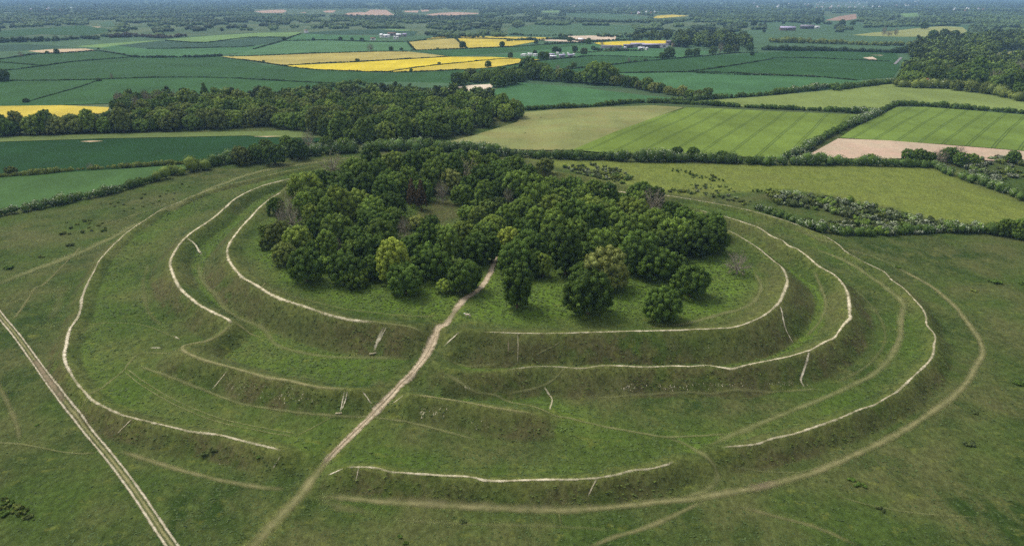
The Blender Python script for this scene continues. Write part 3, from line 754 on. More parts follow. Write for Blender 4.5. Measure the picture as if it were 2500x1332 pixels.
field('dry', [(1278, 274), (1350, 268), (1450, 263), (1590, 257), (1670, 262), (1600, 286), (1500, 322), (1400, 366), (1300, 366), (1180, 362), (1060, 354), (1150, 332), (1262, 298)], 'dry tan pasture beside the middle wood')
field('crop', [(1675, 262), (1760, 265), (1900, 272), (2112, 281), (2110, 290), (2060, 312), (1990, 350), (1915, 384), (1780, 382), (1640, 380), (1500, 374), (1396, 366), (1500, 322), (1600, 286)], 'light green crop with paired tramlines, left of the blossom hedge')
field('crop2', [(1690, 248), (1860, 236), (1990, 224), (2120, 210), (2195, 204), (2330, 214), (2430, 230), (2600, 262), (2600, 284), (2500, 272), (2350, 262), (2250, 256), (2190, 255), (2130, 272), (1990, 268), (1860, 263), (1740, 257)], 'pale green crop beyond the right hedges')
field('cropr', [(2188, 262), (2260, 261), (2380, 270), (2500, 280), (2600, 288), (2600, 378), (2500, 368), (2300, 352), (2050, 336), (2090, 310), (2140, 286)], 'light green crop with paired tramlines, far right')
field('bare', [(2046, 338), (2170, 343), (2300, 353), (2500, 369), (2600, 380), (2600, 405), (2500, 396), (2290, 385), (2120, 388), (1963, 384)], 'pinkish bare soil field on the right')
field('straw', [(2370, 165), (2400, 145), (2440, 128), (2520, 122), (2520, 150), (2440, 158)], 'light glade in the right wood')
field('rapem', [(-80, 262), (0, 259), (150, 257), (266, 262), (262, 275), (100, 292), (-80, 300)], 'yellow field at the left edge behind the wood')
field('strip', [(-80, 338), (0, 334), (300, 326), (800, 317), (822, 336), (700, 336), (600, 331), (250, 338), (0, 346), (-80, 350)], 'light grass strip in front of the left wood')
field('tan', [(470, 340), (520, 336), (600, 333), (690, 332), (600, 338), (520, 343)], 'tan bare streak at the head of the left wheat field')
field('nearwheat', [(-80, 350), (0, 347), (250, 339), (600, 332), (700, 337), (810, 336), (720, 358), (640, 366), (560, 384), (480, 397), (330, 408), (100, 426), (-80, 437)], 'deep green wheat field in front of the left wood')
field('tan', [(195, 345), (225, 343), (252, 344), (220, 347)], 'small tan fleck in the left wheat field')
field('neargreen', [(-80, 438), (0, 433), (200, 418), (330, 410), (430, 403), (490, 400), (440, 418), (340, 446), (200, 478), (60, 505), (-80, 526)], 'mid green field behind the left blossom hedge')
# lane by the right wood
path('road', [(2184, 158), (2192, 150), (2200, 142)], 4.5, plain('lane_grey', (120, 118, 120)), 'grey lane showing beside the right wood', lift=1.1, wob=.05)

# ------------------------------------------------------------------ foliage
def ico(sub):
    import bmesh
    bm = bmesh.new(); bmesh.ops.create_icosphere(bm, subdivisions=sub, radius=1.0)
    v = np.array([q.co[:] for q in bm.verts]); f = np.array([[x.index for x in q.verts] for q in bm.faces]); bm.free()
    return v, f
ICO1, ICO2 = ico(1), ico(2)

def leaf_mat(name, c, bl=(0.48, 0.51, 0.38), var=0.35, hue=0.10):
    k = NT(name)
    a = k.attr('leaf'); s = k.n('ShaderNodeSeparateColor'); k.l(a.outputs['Color'], s.inputs[0])
    oi = k.n('ShaderNodeObjectInfo')
    v = k.math('MULTIPLY', k.ramp(s.outputs[0], 0, 1, 1 - var, 1 + var), k.math('MULTIPLY_ADD', oi.outputs['Random'], 0.56, 0.72))
    c2 = (c[0] * (1 + 1.6 * hue), c[1] * (1 + hue), c[2] * 0.8)
    col = k.mix(s.outputs[2], tuple(c), c2)
    col = k.scale(col, v)
    col = k.mix(s.outputs[1], col, bl)
    k.base(col)
    k.b.inputs['Roughness'].default_value = 0.65
    k.b.inputs['Specular IOR Level'].default_value = 0.04
    return k.m

LM = dict(dark=leaf_mat('leaf_dark', (0.074, 0.126, 0.023)), mid=leaf_mat('leaf_mid', (0.122, 0.188, 0.034)), light=leaf_mat('leaf_light', (0.178, 0.245, 0.045)),
          yellow=leaf_mat('leaf_yellow', (0.245, 0.305, 0.050)), olive=leaf_mat('leaf_olive', (0.130, 0.165, 0.040)), khaki=leaf_mat('leaf_khaki', (0.220, 0.255, 0.072)),
          purple=leaf_mat('leaf_purple', (0.105, 0.092, 0.070)), brown=leaf_mat('leaf_brown', (0.105, 0.080, 0.044)), grey=leaf_mat('leaf_grey', (0.120, 0.122, 0.085)),
          hedge=leaf_mat('leaf_hedge', (0.074, 0.124, 0.027)), farleaf=leaf_mat('leaf_far', (0.045, 0.078, 0.028)), scrub=leaf_mat('leaf_scrub', (0.105, 0.150, 0.036)))
BARK = plain('bark', (96, 84, 70), 0.9, 0.3, 1.5)
BARKP = plain('pale_bark', (150, 142, 125), 0.9, 0.3, 1.5)

def leaves(cen, rad, per, size, rng, bloss=None, up=0.25, reject=True, core=True, sq=None, zmin=None, corev=None):
    """leaf-sized faces over the surfaces of many lobes + opaque hearts; returns verts, faces(list of two arrays), leaf colours"""
    cen, rad = np.asarray(cen, float), np.asarray(rad, float)
    N = len(cen)
    per = np.asarray(per) if not np.isscalar(per) else np.full(N, per)
    li = np.repeat(np.arange(N), per.astype(int))
    d = rng.normal(size=(len(li), 3)); d[:, 2] += up
    d /= np.linalg.norm(d, axis=1)[:, None]
    r = rad[li] * rng.uniform(0.86, 1.10, len(li))
    p = cen[li] + d * r[:, None]
    keep = np.ones(len(li), bool)
    if reject:
        for q in range(N):
            keep &= ~((((p - cen[q]) ** 2).sum(1) < (0.80 * rad[q]) ** 2) & (li != q))
    if zmin is not None: keep &= p[:, 2] > zmin
    p, d, li = p[keep], d[keep], li[keep]
    nr = d + rng.normal(size=d.shape) * 0.32
    nr /= np.linalg.norm(nr, axis=1)[:, None]
    a = np.cross(nr, rng.normal(size=nr.shape)); a /= np.linalg.norm(a, axis=1)[:, None] + 1e-9
    b = np.cross(nr, a)
    s = (size * rng.uniform(0.6, 1.25, len(p)))[:, None]
    wv = s * rng.uniform(0.45, 0.8, (len(p), 1))
    V = np.stack([p + a * s, p + b * wv + nr * s * .2, p - a * s, p - b * wv + nr * s * .2], 1).reshape(-1, 3)
    lobv = rng.uniform(0, 1, N)
    col = np.zeros((len(p), 4)); col[:, 3] = 1
    col[:, 0] = np.clip(0.5 * lobv[li] + 0.5 * rng.uniform(0, 1, len(p)), 0, 1)
    col[:, 2] = np.clip(lobv[::-1][li] * .7 + rng.uniform(0, .3, len(p)), 0, 1)
    if bloss is not None:
        col[:, 1] = (rng.uniform(0, 1, len(p)) < np.asarray(bloss)[li]) * rng.uniform(0.5, 1, len(p))
    C = np.repeat(col, 4, 0)
    F4 = np.arange(len(p) * 4).reshape(-1, 4)
    out_v, out_c, F3 = [V], [C], []
    if core:
        iv, if_ = corev or ICO1
        base = len(V)
        jit = 1 + rng.uniform(-.12, .08, (N, len(iv), 1))
        cv = cen[:, None] + iv[None] * (rad[:, None, None] * 0.86) * jit
        if zmin is not None: cv[..., 2] = np.maximum(cv[..., 2], zmin * .9)
        out_v.append(cv.reshape(-1, 3))
        cc = np.zeros((N, len(iv), 4)); cc[..., 0] = lobv[:, None] * .6; cc[..., 2] = lobv[::-1][:, None] * .6; cc[..., 3] = 1
        out_c.append(cc.reshape(-1, 4))
        F3 = (if_[None] + base + (np.arange(N) * len(iv))[:, None, None]).reshape(-1, 3)
    return np.vstack(out_v), F4, np.asarray(F3, int).reshape(-1, 3), np.vstack(out_c)

def tubes(segs, sides=6):
    """tapered tubes: (p0, p1, r0, r1)"""
    V, F = [], []
    for p0, p1, r0, r1 in segs:
        p0, p1 = np.asarray(p0, float), np.asarray(p1, float)
        d = p1 - p0; d /= np.linalg.norm(d) + 1e-9
        a = np.cross(d, [0.3, 0.9, 0.1]); a /= np.linalg.norm(a); b = np.cross(d, a)
        base = sum(len(v) for v in V)
        t = np.linspace(0, 2 * np.pi, sides, endpoint=False)
        ring = np.cos(t)[:, None] * a + np.sin(t)[:, None] * b
        V += [p0 + ring * r0, p1 + ring * r1]
        for q in range(sides):
            F.append([base + q, base + (q + 1) % sides, base + sides + (q + 1) % sides, base + sides + q])
    return np.vstack(V), np.array(F)

def crown_lobes(rng, n, shape):
    """lobe centres and radii of a crown of unit radius: a dome, broad below, lumpy above"""
    cs, rs = [], []
    big = rng.normal(size=(7, 3)); big /= np.linalg.norm(big, axis=1)[:, None]      # a few heavy limbs bulge the outline
    ba = rng.uniform(.06, .2, 7)
    for i in range(n):
        ph = (i + .5) * 2.39996 + rng.uniform(-.35, .35)
        zc = 1 - 1.86 * (i + .5) / n + rng.uniform(-.06, .06)
        zc = min(zc, 1)
        rr = math.sqrt(max(0, 1 - zc * zc)) if zc > 0 else 1 - .22 * zc * zc
        lr = rng.uniform(0.15, 0.27) * (28.0 / n) ** .25 * 1.12
        d = np.array([math.cos(ph) * rr, math.sin(ph) * rr, zc]); d /= np.linalg.norm(d)
        k = rng.uniform(0.86, 1.04) + float((ba * np.clip(big @ d, 0, 1) ** 6).sum()) - lr * .8
        if shape == 'tall': x, z = rr * .80, zc * 1.25
        elif shape == 'cone': x, z = rr * (0.62 - 0.42 * zc), zc * 1.4
        elif shape == 'flat': x, z = rr * 1.06, zc * .72
        else: x, z = rr, zc * .97
        cs.append((math.cos(ph) * x * k, math.sin(ph) * x * k, z * k)); rs.append(lr)
    zs = {'tall': 1.25, 'cone': 1.3, 'flat': .72}.get(shape, .97)
    for zq, rq in ((0.2, .62), (-.15, .66), (-.45, .6)):
        cs.append((0, 0, zq * zs)); rs.append(rq * (.72 if shape in ('tall', 'cone') else .95 if shape != 'flat' else .72))
    return np.array(cs), np.array(rs)

PROTO = {}
SHAPES = {}
def make_shape(key, seed, shape='round', n=84, leaves_n=84, size=0.045, bare=False, up=0.3, lean=0.0):
    rng = np.random.default_rng(seed)
    hc = {'tall': 1.32, 'cone': 1.45, 'flat': 0.82}.get(shape, 1.03)
    cs, rs = crown_lobes(rng, n, shape)
    cs[:, 2] += hc
    cs[:, 0] *= rng.uniform(.9, 1.1); cs[:, 1] *= rng.uniform(.9, 1.1)
    cs[:, 0] += lean * (cs[:, 2] - .8)
    if not bare:
        V, F4, F3, C = leaves(cs[:-2] if False else cs, rs, leaves_n, size, rng, up=up, zmin=0.06)
    else:
        keep = rng.uniform(size=len(cs)) < 0.9
        V, F4, F3, C = leaves(cs[keep], rs[keep], 30, size * .7, rng, up=up, reject=False, core=False, zmin=0.06)
    # trunk and limbs reaching into the lobes
    segs = [((0, 0, -.08), (0.02, 0.01, .45), .085, .06), ((0.02, .01, .45), (0.0, 0.02, hc), .06, .035)]
    order = rng.permutation(n)[:(30 if bare else 9)]
    for q in order:
        s = np.array([0, 0, rng.uniform(.3, .75 * hc)])
        e = cs[q]; mid = s * .45 + e * .55 + np.array([0, 0, -.06])
        segs += [(s, mid, .034, .022), (mid, e * 1.02, .022, .008)]
        if bare:
            for _ in range(8):
                dd = (e - s); dd /= np.linalg.norm(dd); dd = dd + rng.normal(size=3) * .55
                a0 = mid * rng.uniform(.3, .9) + e * .3
                a0 = mid + (e - mid) * rng.uniform(0, 1)
                segs.append((a0, a0 + dd * rng.uniform(.18, .38), .010, .003))
    TV, TF = tubes(segs, 5)
    SHAPES[key] = (V, F4, F3, C, TV, TF)

for i in range(4): make_shape('round%d' % i, 40 + i, 'round', lean=(-.1, .08, 0, .12)[i])
for i in range(2): make_shape('tall%d' % i, 60 + i, 'tall', 88)
for i in range(2): make_shape('flat%d' % i, 70 + i, 'flat', 84)
make_shape('cone0', 80, 'cone', 70, size=.045)
make_shape('bare0', 90, 'round', 60, bare=True); make_shape('bare1', 91, 'tall', 60, bare=True)
for i in range(3): make_shape('small%d' % i, 100 + i, 'flat', 34, 60, 0.085)

def proto(shape, kind, bark=None):
    key = (shape, kind)
    if key not in PROTO:
        V, F4, F3, C, TV, TF = SHAPES[shape]
        ff = np.concatenate([F4.ravel(), F3.ravel()]); nper = np.concatenate([np.full(len(F4), 4), np.full(len(F3), 3)])
        crown = new_mesh('crown', V, ff, nper, LM[kind], {'leaf': C})
        bk = bark or (BARKP if shape.startswith('bare') else BARK)
        trunk = new_mesh('trunk', TV, TF, 4, bk, {'leaf': np.zeros((len(TV), 4))}, smooth=True)
        wV = np.vstack([V, TV]); wC = np.vstack([C, np.zeros((len(TV), 4))])
        wf = np.concatenate([ff, (TF + len(V)).ravel()]); wn = np.concatenate([nper, np.full(len(TF), 4)])
        mi = np.concatenate([np.zeros(len(nper)), np.ones(len(TF))])
        whole = new_mesh('whole_tree', wV, wf, wn, None, {'leaf': wC}, mats=[LM[kind], bk], midx=mi)
        PROTO[key] = (crown, trunk, whole)
    return PROTO[key]

TREE_HC = {'tall': 1.32, 'cone': 1.45, 'flat': 0.82, 'small': 0.82, 'round': 1.03, 'bare0': 1.03, 'bare1': 1.32}
def hc_of(shape): return TREE_HC.get(shape, TREE_HC.get(shape.rstrip('0123456789'), 1.03))

def tree(name, shape, kind, loc, r, label, cat='tree', group=None, parts=True, rz=None, sz=1.0):
    crown, trunk, whole = proto(shape, kind)
    rz = random.uniform(0, 6.28) if rz is None else rz
    sc = (r * random.uniform(.94, 1.06), r * random.uniform(.94, 1.06), r * sz * random.uniform(.95, 1.05))
    if parts:
        e = bpy.data.objects.new(name, None); COL.objects.link(e); e.empty_display_size = .1
        e.location = loc; e.rotation_euler = (0, 0, rz); e.scale = sc
        link('trunk', trunk, e); link('crown', crown, e)
    else:
        e = link(name, whole); e.location = loc; e.rotation_euler = (0, 0, rz); e.scale = sc
    tag(e, label, cat, group)
    return e

def crown_at(px, py, rpx, shape='round0', zs=1.0):
    """where a tree must stand so that its crown centre is seen at a pixel with that radius"""
    z, r = 8.0, 8.0
    for _ in range(14):
        p = G(px, py, z + hc_of(shape) * r * zs)
        r = rpx * depth(p) / FPX
        z = 0.5 * z + 0.5 * float(hz(p[0], p[1]))
    return (p[0], p[1], z - 0.05), r
# ------------------------------------------------------------------ the hilltop wood, tree by tree (crown centre and radius as seen)
HG = 'trees of the hilltop wood'
GROVE = [
 # standing clear along the front edge
 (1617, 736, 46, 'dark', 'round0', 'lone round dark green tree standing clear on the right front lawn'),
 (1438, 712, 58, 'dark', 'round1', 'large round dark green tree, nearest of the front right clump'),
 (1425, 668, 36, 'dark', 'round2', 'dark tree tucked between the large round tree and the pale one'),
 (1480, 652, 54, 'khaki', 'round3', 'pale khaki open-leaved tree among dark ones at the front right'),
 (1690, 682, 43, 'dark', 'round2', 'dark round tree at the end of the right front row'),
 (1262, 692, 49, 'dark', 'tall0', 'tall dark tree just right of the dirt track'),
 (1256, 628, 44, 'dark', 'round3', 'dark tree behind the tall one right of the dirt track'),
 (1243, 580, 30, 'yellow', 'round0', 'yellow-green crown right above the end of the dirt track'),
 (1326, 644, 26, 'light', 'tall1', 'narrow bright green tree between two dark ones right of the track'),
 (1300, 640, 36, 'dark', 'round1', 'dark tree touching the narrow bright green tree on its left'),
 (1382, 612, 47, 'dark', 'tall0', 'tall dark tree right of the narrow bright green tree'),
 (958, 636, 46, 'yellow', 'tall1', 'big yellow-green tree at the front of the wood, brightest of all'),
 (990, 676, 43, 'dark', 'round1', 'dark tree covering the right foot of the big yellow-green tree'),
 (1048, 632, 46, 'dark', 'round0', 'dark tree right of the big yellow-green tree'),
 (1134, 671, 41, 'dark', 'round3', 'rounded dark tree just left of the dirt track'),
 (1084, 696, 20, 'light', 'small0', 'small bright green tree on the lawn left of the dirt track'),
 (745, 645, 43, 'dark', 'round2', 'dark rounded tree at the left front corner of the wood'),
 (838, 650, 42, 'dark', 'round0', 'dark tree second from the left along the front edge'),
 (868, 676, 30, 'mid', 'small1', 'low dark green tree in front of the second tree from the left'),
 (1598, 640, 48, 'dark', 'flat0', 'spreading dark tree showing its pale trunk, right front row'),
 (1648, 645, 38, 'dark', 'flat1', 'dark tree next to the end tree of the right front row'),
 (1556, 610, 52, 'dark', 'round1', 'broad dark tree at the left end of the right front row'),
 (1545, 565, 46, 'mid', 'round3', 'mid green tree behind the broad dark one, right side'),
 (1802, 640, 30, 'grey', 'bare0', 'half dead twiggy bush standing alone on the right lawn'),
 (1700, 580, 42, 'dark', 'round0', 'dark tree at the right corner of the wood, front'),
 (1742, 578, 38, 'dark', 'round2', 'outermost dark tree at the right corner of the wood'),
 (1742, 548, 34, 'dark', 'round1', 'dark tree at the right corner of the wood, behind the outermost'),
 (1648, 572, 44, 'mid', 'round1', 'mid green tree left of the right corner trees'),
 (1600, 545, 44, 'mid', 'round0', 'mid green tree in the thick of the right part of the wood'),
 (1640, 516, 27, 'dark', 'round3', 'small dark rounded tree at the far right edge of the wood'),
 (1594, 492, 33, 'purple', 'bare0', 'purplish leafless tree at the far right edge of the wood'),
 (1570, 466, 28, 'dark', 'round0', 'dark tree beside the far chalk path'),
 (1602, 474, 24, 'dark', 'round2', 'dark tree behind the purplish leafless tree'),
 (1548, 470, 22, 'mid', 'round1', 'small mid green tree nearest the far chalk path'),
 # interior landmarks
 (1051, 546, 25, 'dark', 'round1', 'small round dark tree at the near edge of the clearing'),
 (988, 556, 22, 'purple', 'bare1', 'purplish leafless tree near the clearing'),
 (1018, 540, 22, 'khaki', 'small0', 'pale khaki bush at the edge of the clearing'),
 (1005, 478, 20, 'brown', 'cone0', 'left of two brownish conifers by the clearing'),
 (1028, 482, 21, 'brown', 'cone0', 'right of two brownish conifers by the clearing'),
 (1240, 480, 18, 'grey', 'bare1', 'grey leafless tree right of the clearing'),
 (1130, 566, 32, 'light', 'round2', 'light green tall tree in the middle of the wood'),
 (1080, 468, 22, 'grey', 'bare1', 'thin pale-branched tree behind the clearing'),
 (1137, 420, 34, 'khaki', 'bare0', 'khaki half-leafed tree with pale limbs at the back'),
 (1098, 440, 30, 'khaki', 'round2', 'khaki tree beside the half-leafed one at the back'),
 (812, 402, 36, 'olive', 'bare0', 'thin olive bush at the far left edge of the wood'),
 (745, 458, 42, 'light', 'round1', 'light green tree at the left edge near the chalk paths'),
 (712, 532, 28, 'grey', 'bare0', 'grey twiggy tree at the left edge'),
 (684, 536, 24, 'purple', 'bare1', 'brownish leafless tree at the left edge'),
 (678, 570, 32, 'olive', 'round3', 'olive tree at the leftmost edge of the wood'),
 (728, 586, 38, 'light', 'round0', 'light green topped tree near the left corner'),
 (694, 618, 30, 'olive', 'round2', 'olive brown tree at the left corner'),
 (672, 502, 22, 'dark', 'round0', 'dark small tree at the left edge beside the inner path'),
 (706, 500, 28, 'olive', 'bare0', 'thin olive tree left edge, behind the dark small one'),
 (782, 432, 25, 'dark', 'flat0', 'dark low tree near the end of the middle chalk path'),
 (818, 560, 42, 'mid', 'round1', 'mid green tree with a pale bare trunk below it, left part'),
 (815, 606, 26, 'grey', 'bare1', 'leafless tree with pale branches, left part of the wood'),
 (868, 492, 40, 'light', 'round2', 'light green topped broad tree in the left part of the wood'),
 (1312, 482, 40, 'mid', 'round3', 'large rounded mid green tree right of the clearing'),
 (1440, 512, 42, 'light', 'round0', 'lighter green broad crown in the right part of the wood'),
 (1330, 400, 22, 'olive', 'small1', 'olive bush behind the wood beside the outer bank'),
]
REST = [(770, 488, 38, 'dark'), (800, 520, 34, 'dark'), (828, 505, 38, 'mid'), (910, 512, 40, 'dark'), (955, 500, 36, 'dark'), (902, 534, 34, 'dark'), (960, 530, 28, 'dark'),
 (940, 470, 34, 'dark'), (1000, 438, 32, 'mid'), (972, 455, 32, 'dark'), (890, 450, 36, 'dark'), (838, 446, 38, 'dark'), (868, 420, 38, 'dark'), (922, 420, 36, 'dark'),
 (905, 396, 32, 'dark'), (958, 392, 34, 'mid'), (1010, 398, 34, 'dark'), (1052, 394, 34, 'mid'), (1085, 402, 34, 'dark'), (1122, 394, 28, 'dark'), (1160, 392, 28, 'mid'),
 (1060, 430, 38, 'dark'), (1030, 462, 28, 'dark'), (1128, 470, 28, 'mid'), (1180, 432, 36, 'dark'), (1214, 424, 34, 'dark'), (1178, 472, 30, 'dark'), (1196, 402, 26, 'mid'),
 (1235, 440, 36, 'dark'), (1262, 452, 36, 'dark'), (1242, 404, 30, 'dark'), (1290, 432, 32, 'dark'), (1262, 415, 28, 'mid'), (1206, 462, 26, 'dark'), (1150, 450, 26, 'dark'),
 (1165, 520, 26, 'mid'), (1190, 505, 24, 'scrub'), (1215, 500, 22, 'scrub'), (1140, 515, 24, 'mid'), (1240, 525, 30, 'mid'), (1205, 545, 34, 'mid'),
 (1182, 568, 32, 'dark'), (1162, 604, 38, 'dark'), (1092, 592, 40, 'dark'), (1042, 590, 36, 'dark'), (1000, 600, 34, 'dark'), (926, 570, 44, 'dark'), (905, 606, 36, 'dark'), (870, 578, 36, 'dark'),
 (800, 600, 34, 'dark'), (770, 560, 34, 'dark'), (770, 610, 28, 'dark'), (1280, 510, 30, 'mid'), (1285, 560, 38, 'dark'), (1290, 600, 40, 'dark'), (1312, 540, 40, 'dark'), (1352, 560, 46, 'mid'), (1392, 530, 44, 'dark'),
 (1370, 478, 30, 'mid'), (1400, 462, 34, 'dark'), (1450, 460, 32, 'dark'), (1420, 485, 34, 'mid'), (1488, 476, 26, 'dark'), (1345, 455, 28, 'dark'), (1350, 505, 36, 'mid'), (1482, 508, 40, 'mid'), (1498, 545, 44, 'mid'),
 (1450, 548, 44, 'dark'), (1408, 574, 42, 'mid'), (1462, 592, 40, 'dark'), (1430, 612, 34, 'dark'), (1530, 512, 38, 'mid'), (1510, 580, 36, 'dark'), (1560, 522, 36, 'mid'), (1668, 545, 36, 'dark'), (1600, 585, 40, 'dark'), (1640, 600, 34, 'dark'),
 (1690, 555, 36, 'dark'), (1700, 530, 24, 'mid'), (740, 505, 30, 'mid'), (760, 525, 32, 'mid'), (650, 560, 20, 'scrub'), (655, 590, 22, 'scrub'), (790, 640, 24, 'mid'), (910, 650, 30, 'dark'), (1200, 600, 30, 'dark'),
 (1075, 572, 26, 'dark'), (1560, 490, 26, 'mid'), (1520, 485, 24, 'dark'), (860, 610, 28, 'dark'), (950, 440, 34, 'dark'), (1110, 415, 34, 'dark'), (1310, 455, 26, 'dark'), (820, 470, 30, 'dark'), (935, 545, 30, 'dark')]
for cx, cy, r, kd, sh, lab in GROVE:
    loc, rr = crown_at(cx, cy, r, sh)
    rr = min(rr, 12.5)
    rr *= .95
    tree('twiggy_tree' if sh.startswith('bare') else ('conifer' if sh == 'cone0' else 'broadleaf_tree'), sh, kd, loc, rr * (.8 if sh == 'cone0' else 1), lab, 'tree', HG, sz=1.7 if sh == 'cone0' else 1.0)
WHERE = [(lambda x, y: y < 410, 'along the far edge of the hilltop wood, behind the clearing'),
         (lambda x, y: y < 485 and x < 1130, 'in the closed canopy left of and behind the clearing'),
         (lambda x, y: y < 485 and x >= 1130, 'in the closed canopy right of and behind the clearing'),
         (lambda x, y: x < 990, 'in the closed canopy of the left part of the wood'),
         (lambda x, y: x < 1250, 'in the closed canopy between clearing and dirt track'),
         (lambda x, y: True, 'in the closed canopy of the right part of the wood')]
KW = dict(dark='dark green broadleaf tree', mid='mid green broadleaf tree', scrub='low bright green bush', light='light green broadleaf tree', olive='olive green broadleaf tree', khaki='khaki green tree', grey='grey twiggy tree', purple='purplish bare tree')
shp = ['round0', 'round1', 'round2', 'round3', 'tall0', 'tall1', 'flat0', 'flat1']
for q, (cx, cy, r, kd) in enumerate(REST):
    sh = 'small%d' % (q % 3) if r < 25 else shp[(q * 5) % 6]
    loc, rr = crown_at(cx, cy, r, sh)
    if kd == 'dark' and (q * 7) % 20 < 8: kd = 'mid'
    elif kd == 'mid' and (q * 11) % 20 < 6: kd = 'light'
    wh = next(t for f, t in WHERE if f(cx, cy))
    lab = KW[kd] + ' ' + wh
    tree('broadleaf_tree', sh, kd, loc, min(rr, 11.5) * (.86 + .14 * ((q * 7) % 5) / 4), lab, 'tree', lab)

# ------------------------------------------------------------------ woods on the plain
REAR = []
def wood(poly, n_rows, spacing, r0, r1, kinds, labelf, group, name='woodland_tree', seed=5, cap=300, holes=(), hfac=1.0):
    """trees standing through a wood, jittered on a lattice; poly in pixels of the ground"""
    rng = np.random.default_rng(seed)
    P = np.array([G(x, y)[:2] for x, y in poly])
    H = [np.array([G(x, y)[:2] for x, y in q]) for q in holes]
    lo, hi = P.min(0), P.max(0)
    pts = []
    for i, x in enumerate(np.arange(lo[0], hi[0], spacing)):
        for y in np.arange(lo[1] + (i % 2) * spacing / 2, hi[1], spacing):
            p = np.array([x, y]) + rng.uniform(-.38, .38, 2) * spacing
            if in_poly(p[0], p[1], P) and not any(in_poly(p[0], p[1], q) for q in H): pts.append(p)
    pts.sort(key=lambda p: p[1])
    REAR.extend((p[0], p[1], rng.uniform(r0, r1)) for p in pts[cap:])
    pts = pts[:cap]
    for p in pts:
        kd = kinds[int(rng.integers(len(kinds)))] if not callable(kinds) else kinds(p, rng)
        sh = ['round0', 'round1', 'round2', 'round3', 'tall0', 'flat0', 'flat1'][int(rng.integers(7))]
        if kd in ('grey', 'purple'): sh = ['bare0', 'bare1'][int(rng.integers(2))]
        r = rng.uniform(r0, r1)
        lab = labelf(kd, p)
        tree(name, sh, kd, (p[0], p[1], float(hz(p[0], p[1])) - .1), r, lab, 'tree', lab, parts=False, rz=rng.uniform(0, 6.28), sz=hfac)
    return len(pts)

def k_mid(p, rng):
    left = p[0] < -120
    front = rng.uniform()
    if left: return ['olive', 'mid', 'mid', 'light', 'mid', 'dark', 'olive'][int(rng.integers(7))]
    return ['mid', 'mid', 'dark', 'mid', 'olive', 'light', 'light', 'mid', 'mid'][int(rng.integers(9))]
W1 = [(-40, 333), (100, 329), (300, 321), (500, 315), (700, 312), (770, 330), (800, 346), (900, 358), (1000, 350), (1120, 333), (1200, 311), (1272, 290), (1235, 264), (1150, 246), (1000, 246), (850, 238), (650, 252), (480, 262), (400, 270), (330, 292), (250, 312), (180, 319), (0, 325), (-40, 326)]
nw = wood(W1, 0, 16, 7.4, 10.5, k_mid, lambda kd, p: KW[kd] + (' at the left end of the middle distance wood' if p[0] < -250 else ' in the middle of the middle distance wood' if p[0] < -60 else ' at the right end of the middle distance wood'), 'w', seed=5, cap=240)
wood([(278, 268), (296, 252), (400, 246), (520, 250), (600, 256), (500, 268), (330, 277)], 0, 13, 6, 7.8, ['dark', 'dark', 'mid', 'purple', 'dark'], lambda kd, p: KW[kd] + ' in the rear copse behind the left wood', 'cp', seed=15, cap=40)
wood([(-60, 335), (100, 331), (250, 326), (420, 320), (420, 313), (250, 318), (100, 323), (-60, 326)], 0, 11.5, 7.2, 9.5, ['olive', 'mid', 'khaki', 'dark', 'olive', 'mid'], lambda kd, p: KW[kd] + ' in the front row of the left middle distance wood', 'fr', seed=16, cap=60)
for px, py, r, lab in ((370, 262, 22, 'dark tree standing up behind the left end of the middle wood'), (300, 264, 18, 'dark tree at the tip of the rear copse'), (420, 256, 20, 'dark bushy tree in the rear copse'), (450, 262, 18, 'right dark tree of the rear copse'), (340, 268, 18, 'brownish tree of the rear copse'), (500, 232, 15, 'pointed dark conifer standing above the middle wood')):
    loc, rr = crown_at(px, py, r, 'round1')
    tree('woodland_tree', 'cone0' if 'conifer' in lab else 'round1', 'brown' if 'brown' in lab else 'dark', loc, rr, lab, 'tree', parts=False)
W3 = [(2190, 212), (2215, 190), (2235, 160), (2220, 118), (2290, 104), (2420, 96), (2520, 92), (2520, 250), (2470, 236), (2380, 222), (2290, 213)]
nw3 = wood(W3, 0, 24, 9.5, 13.5, ['dark', 'mid', 'dark', 'mid', 'olive', 'dark', 'mid', 'grey'], lambda kd, p: KW[kd] + (' in the front of the right hand wood' if p[1] < 1150 else ' deep in the right hand wood'), 'w3', seed=9,
           holes=[[(2370, 165), (2400, 145), (2440, 128), (2520, 122), (2520, 150), (2440, 158)]], cap=55)
W5 = [(1648, 116), (1665, 100), (1700, 92), (1760, 88), (1800, 92), (1830, 110), (1850, 118), (1780, 122), (1700, 120)]
nw5 = wood(W5, 0, 34, 9, 13, ['dark', 'mid', 'dark', 'olive'], lambda kd, p: KW[kd] + ' in the copse right of the grey sheds', 'w5', seed=12, cap=0)
W6 = [(1540, 96), (1560, 86), (1640, 88), (1680, 92), (1660, 99), (1560, 99)]
nw6 = wood(W6, 0, 42, 9, 12, ['dark', 'dark', 'mid'], lambda kd, p: KW[kd] + ' in the narrow wood behind the right yellow field', 'w6', seed=13, cap=0)
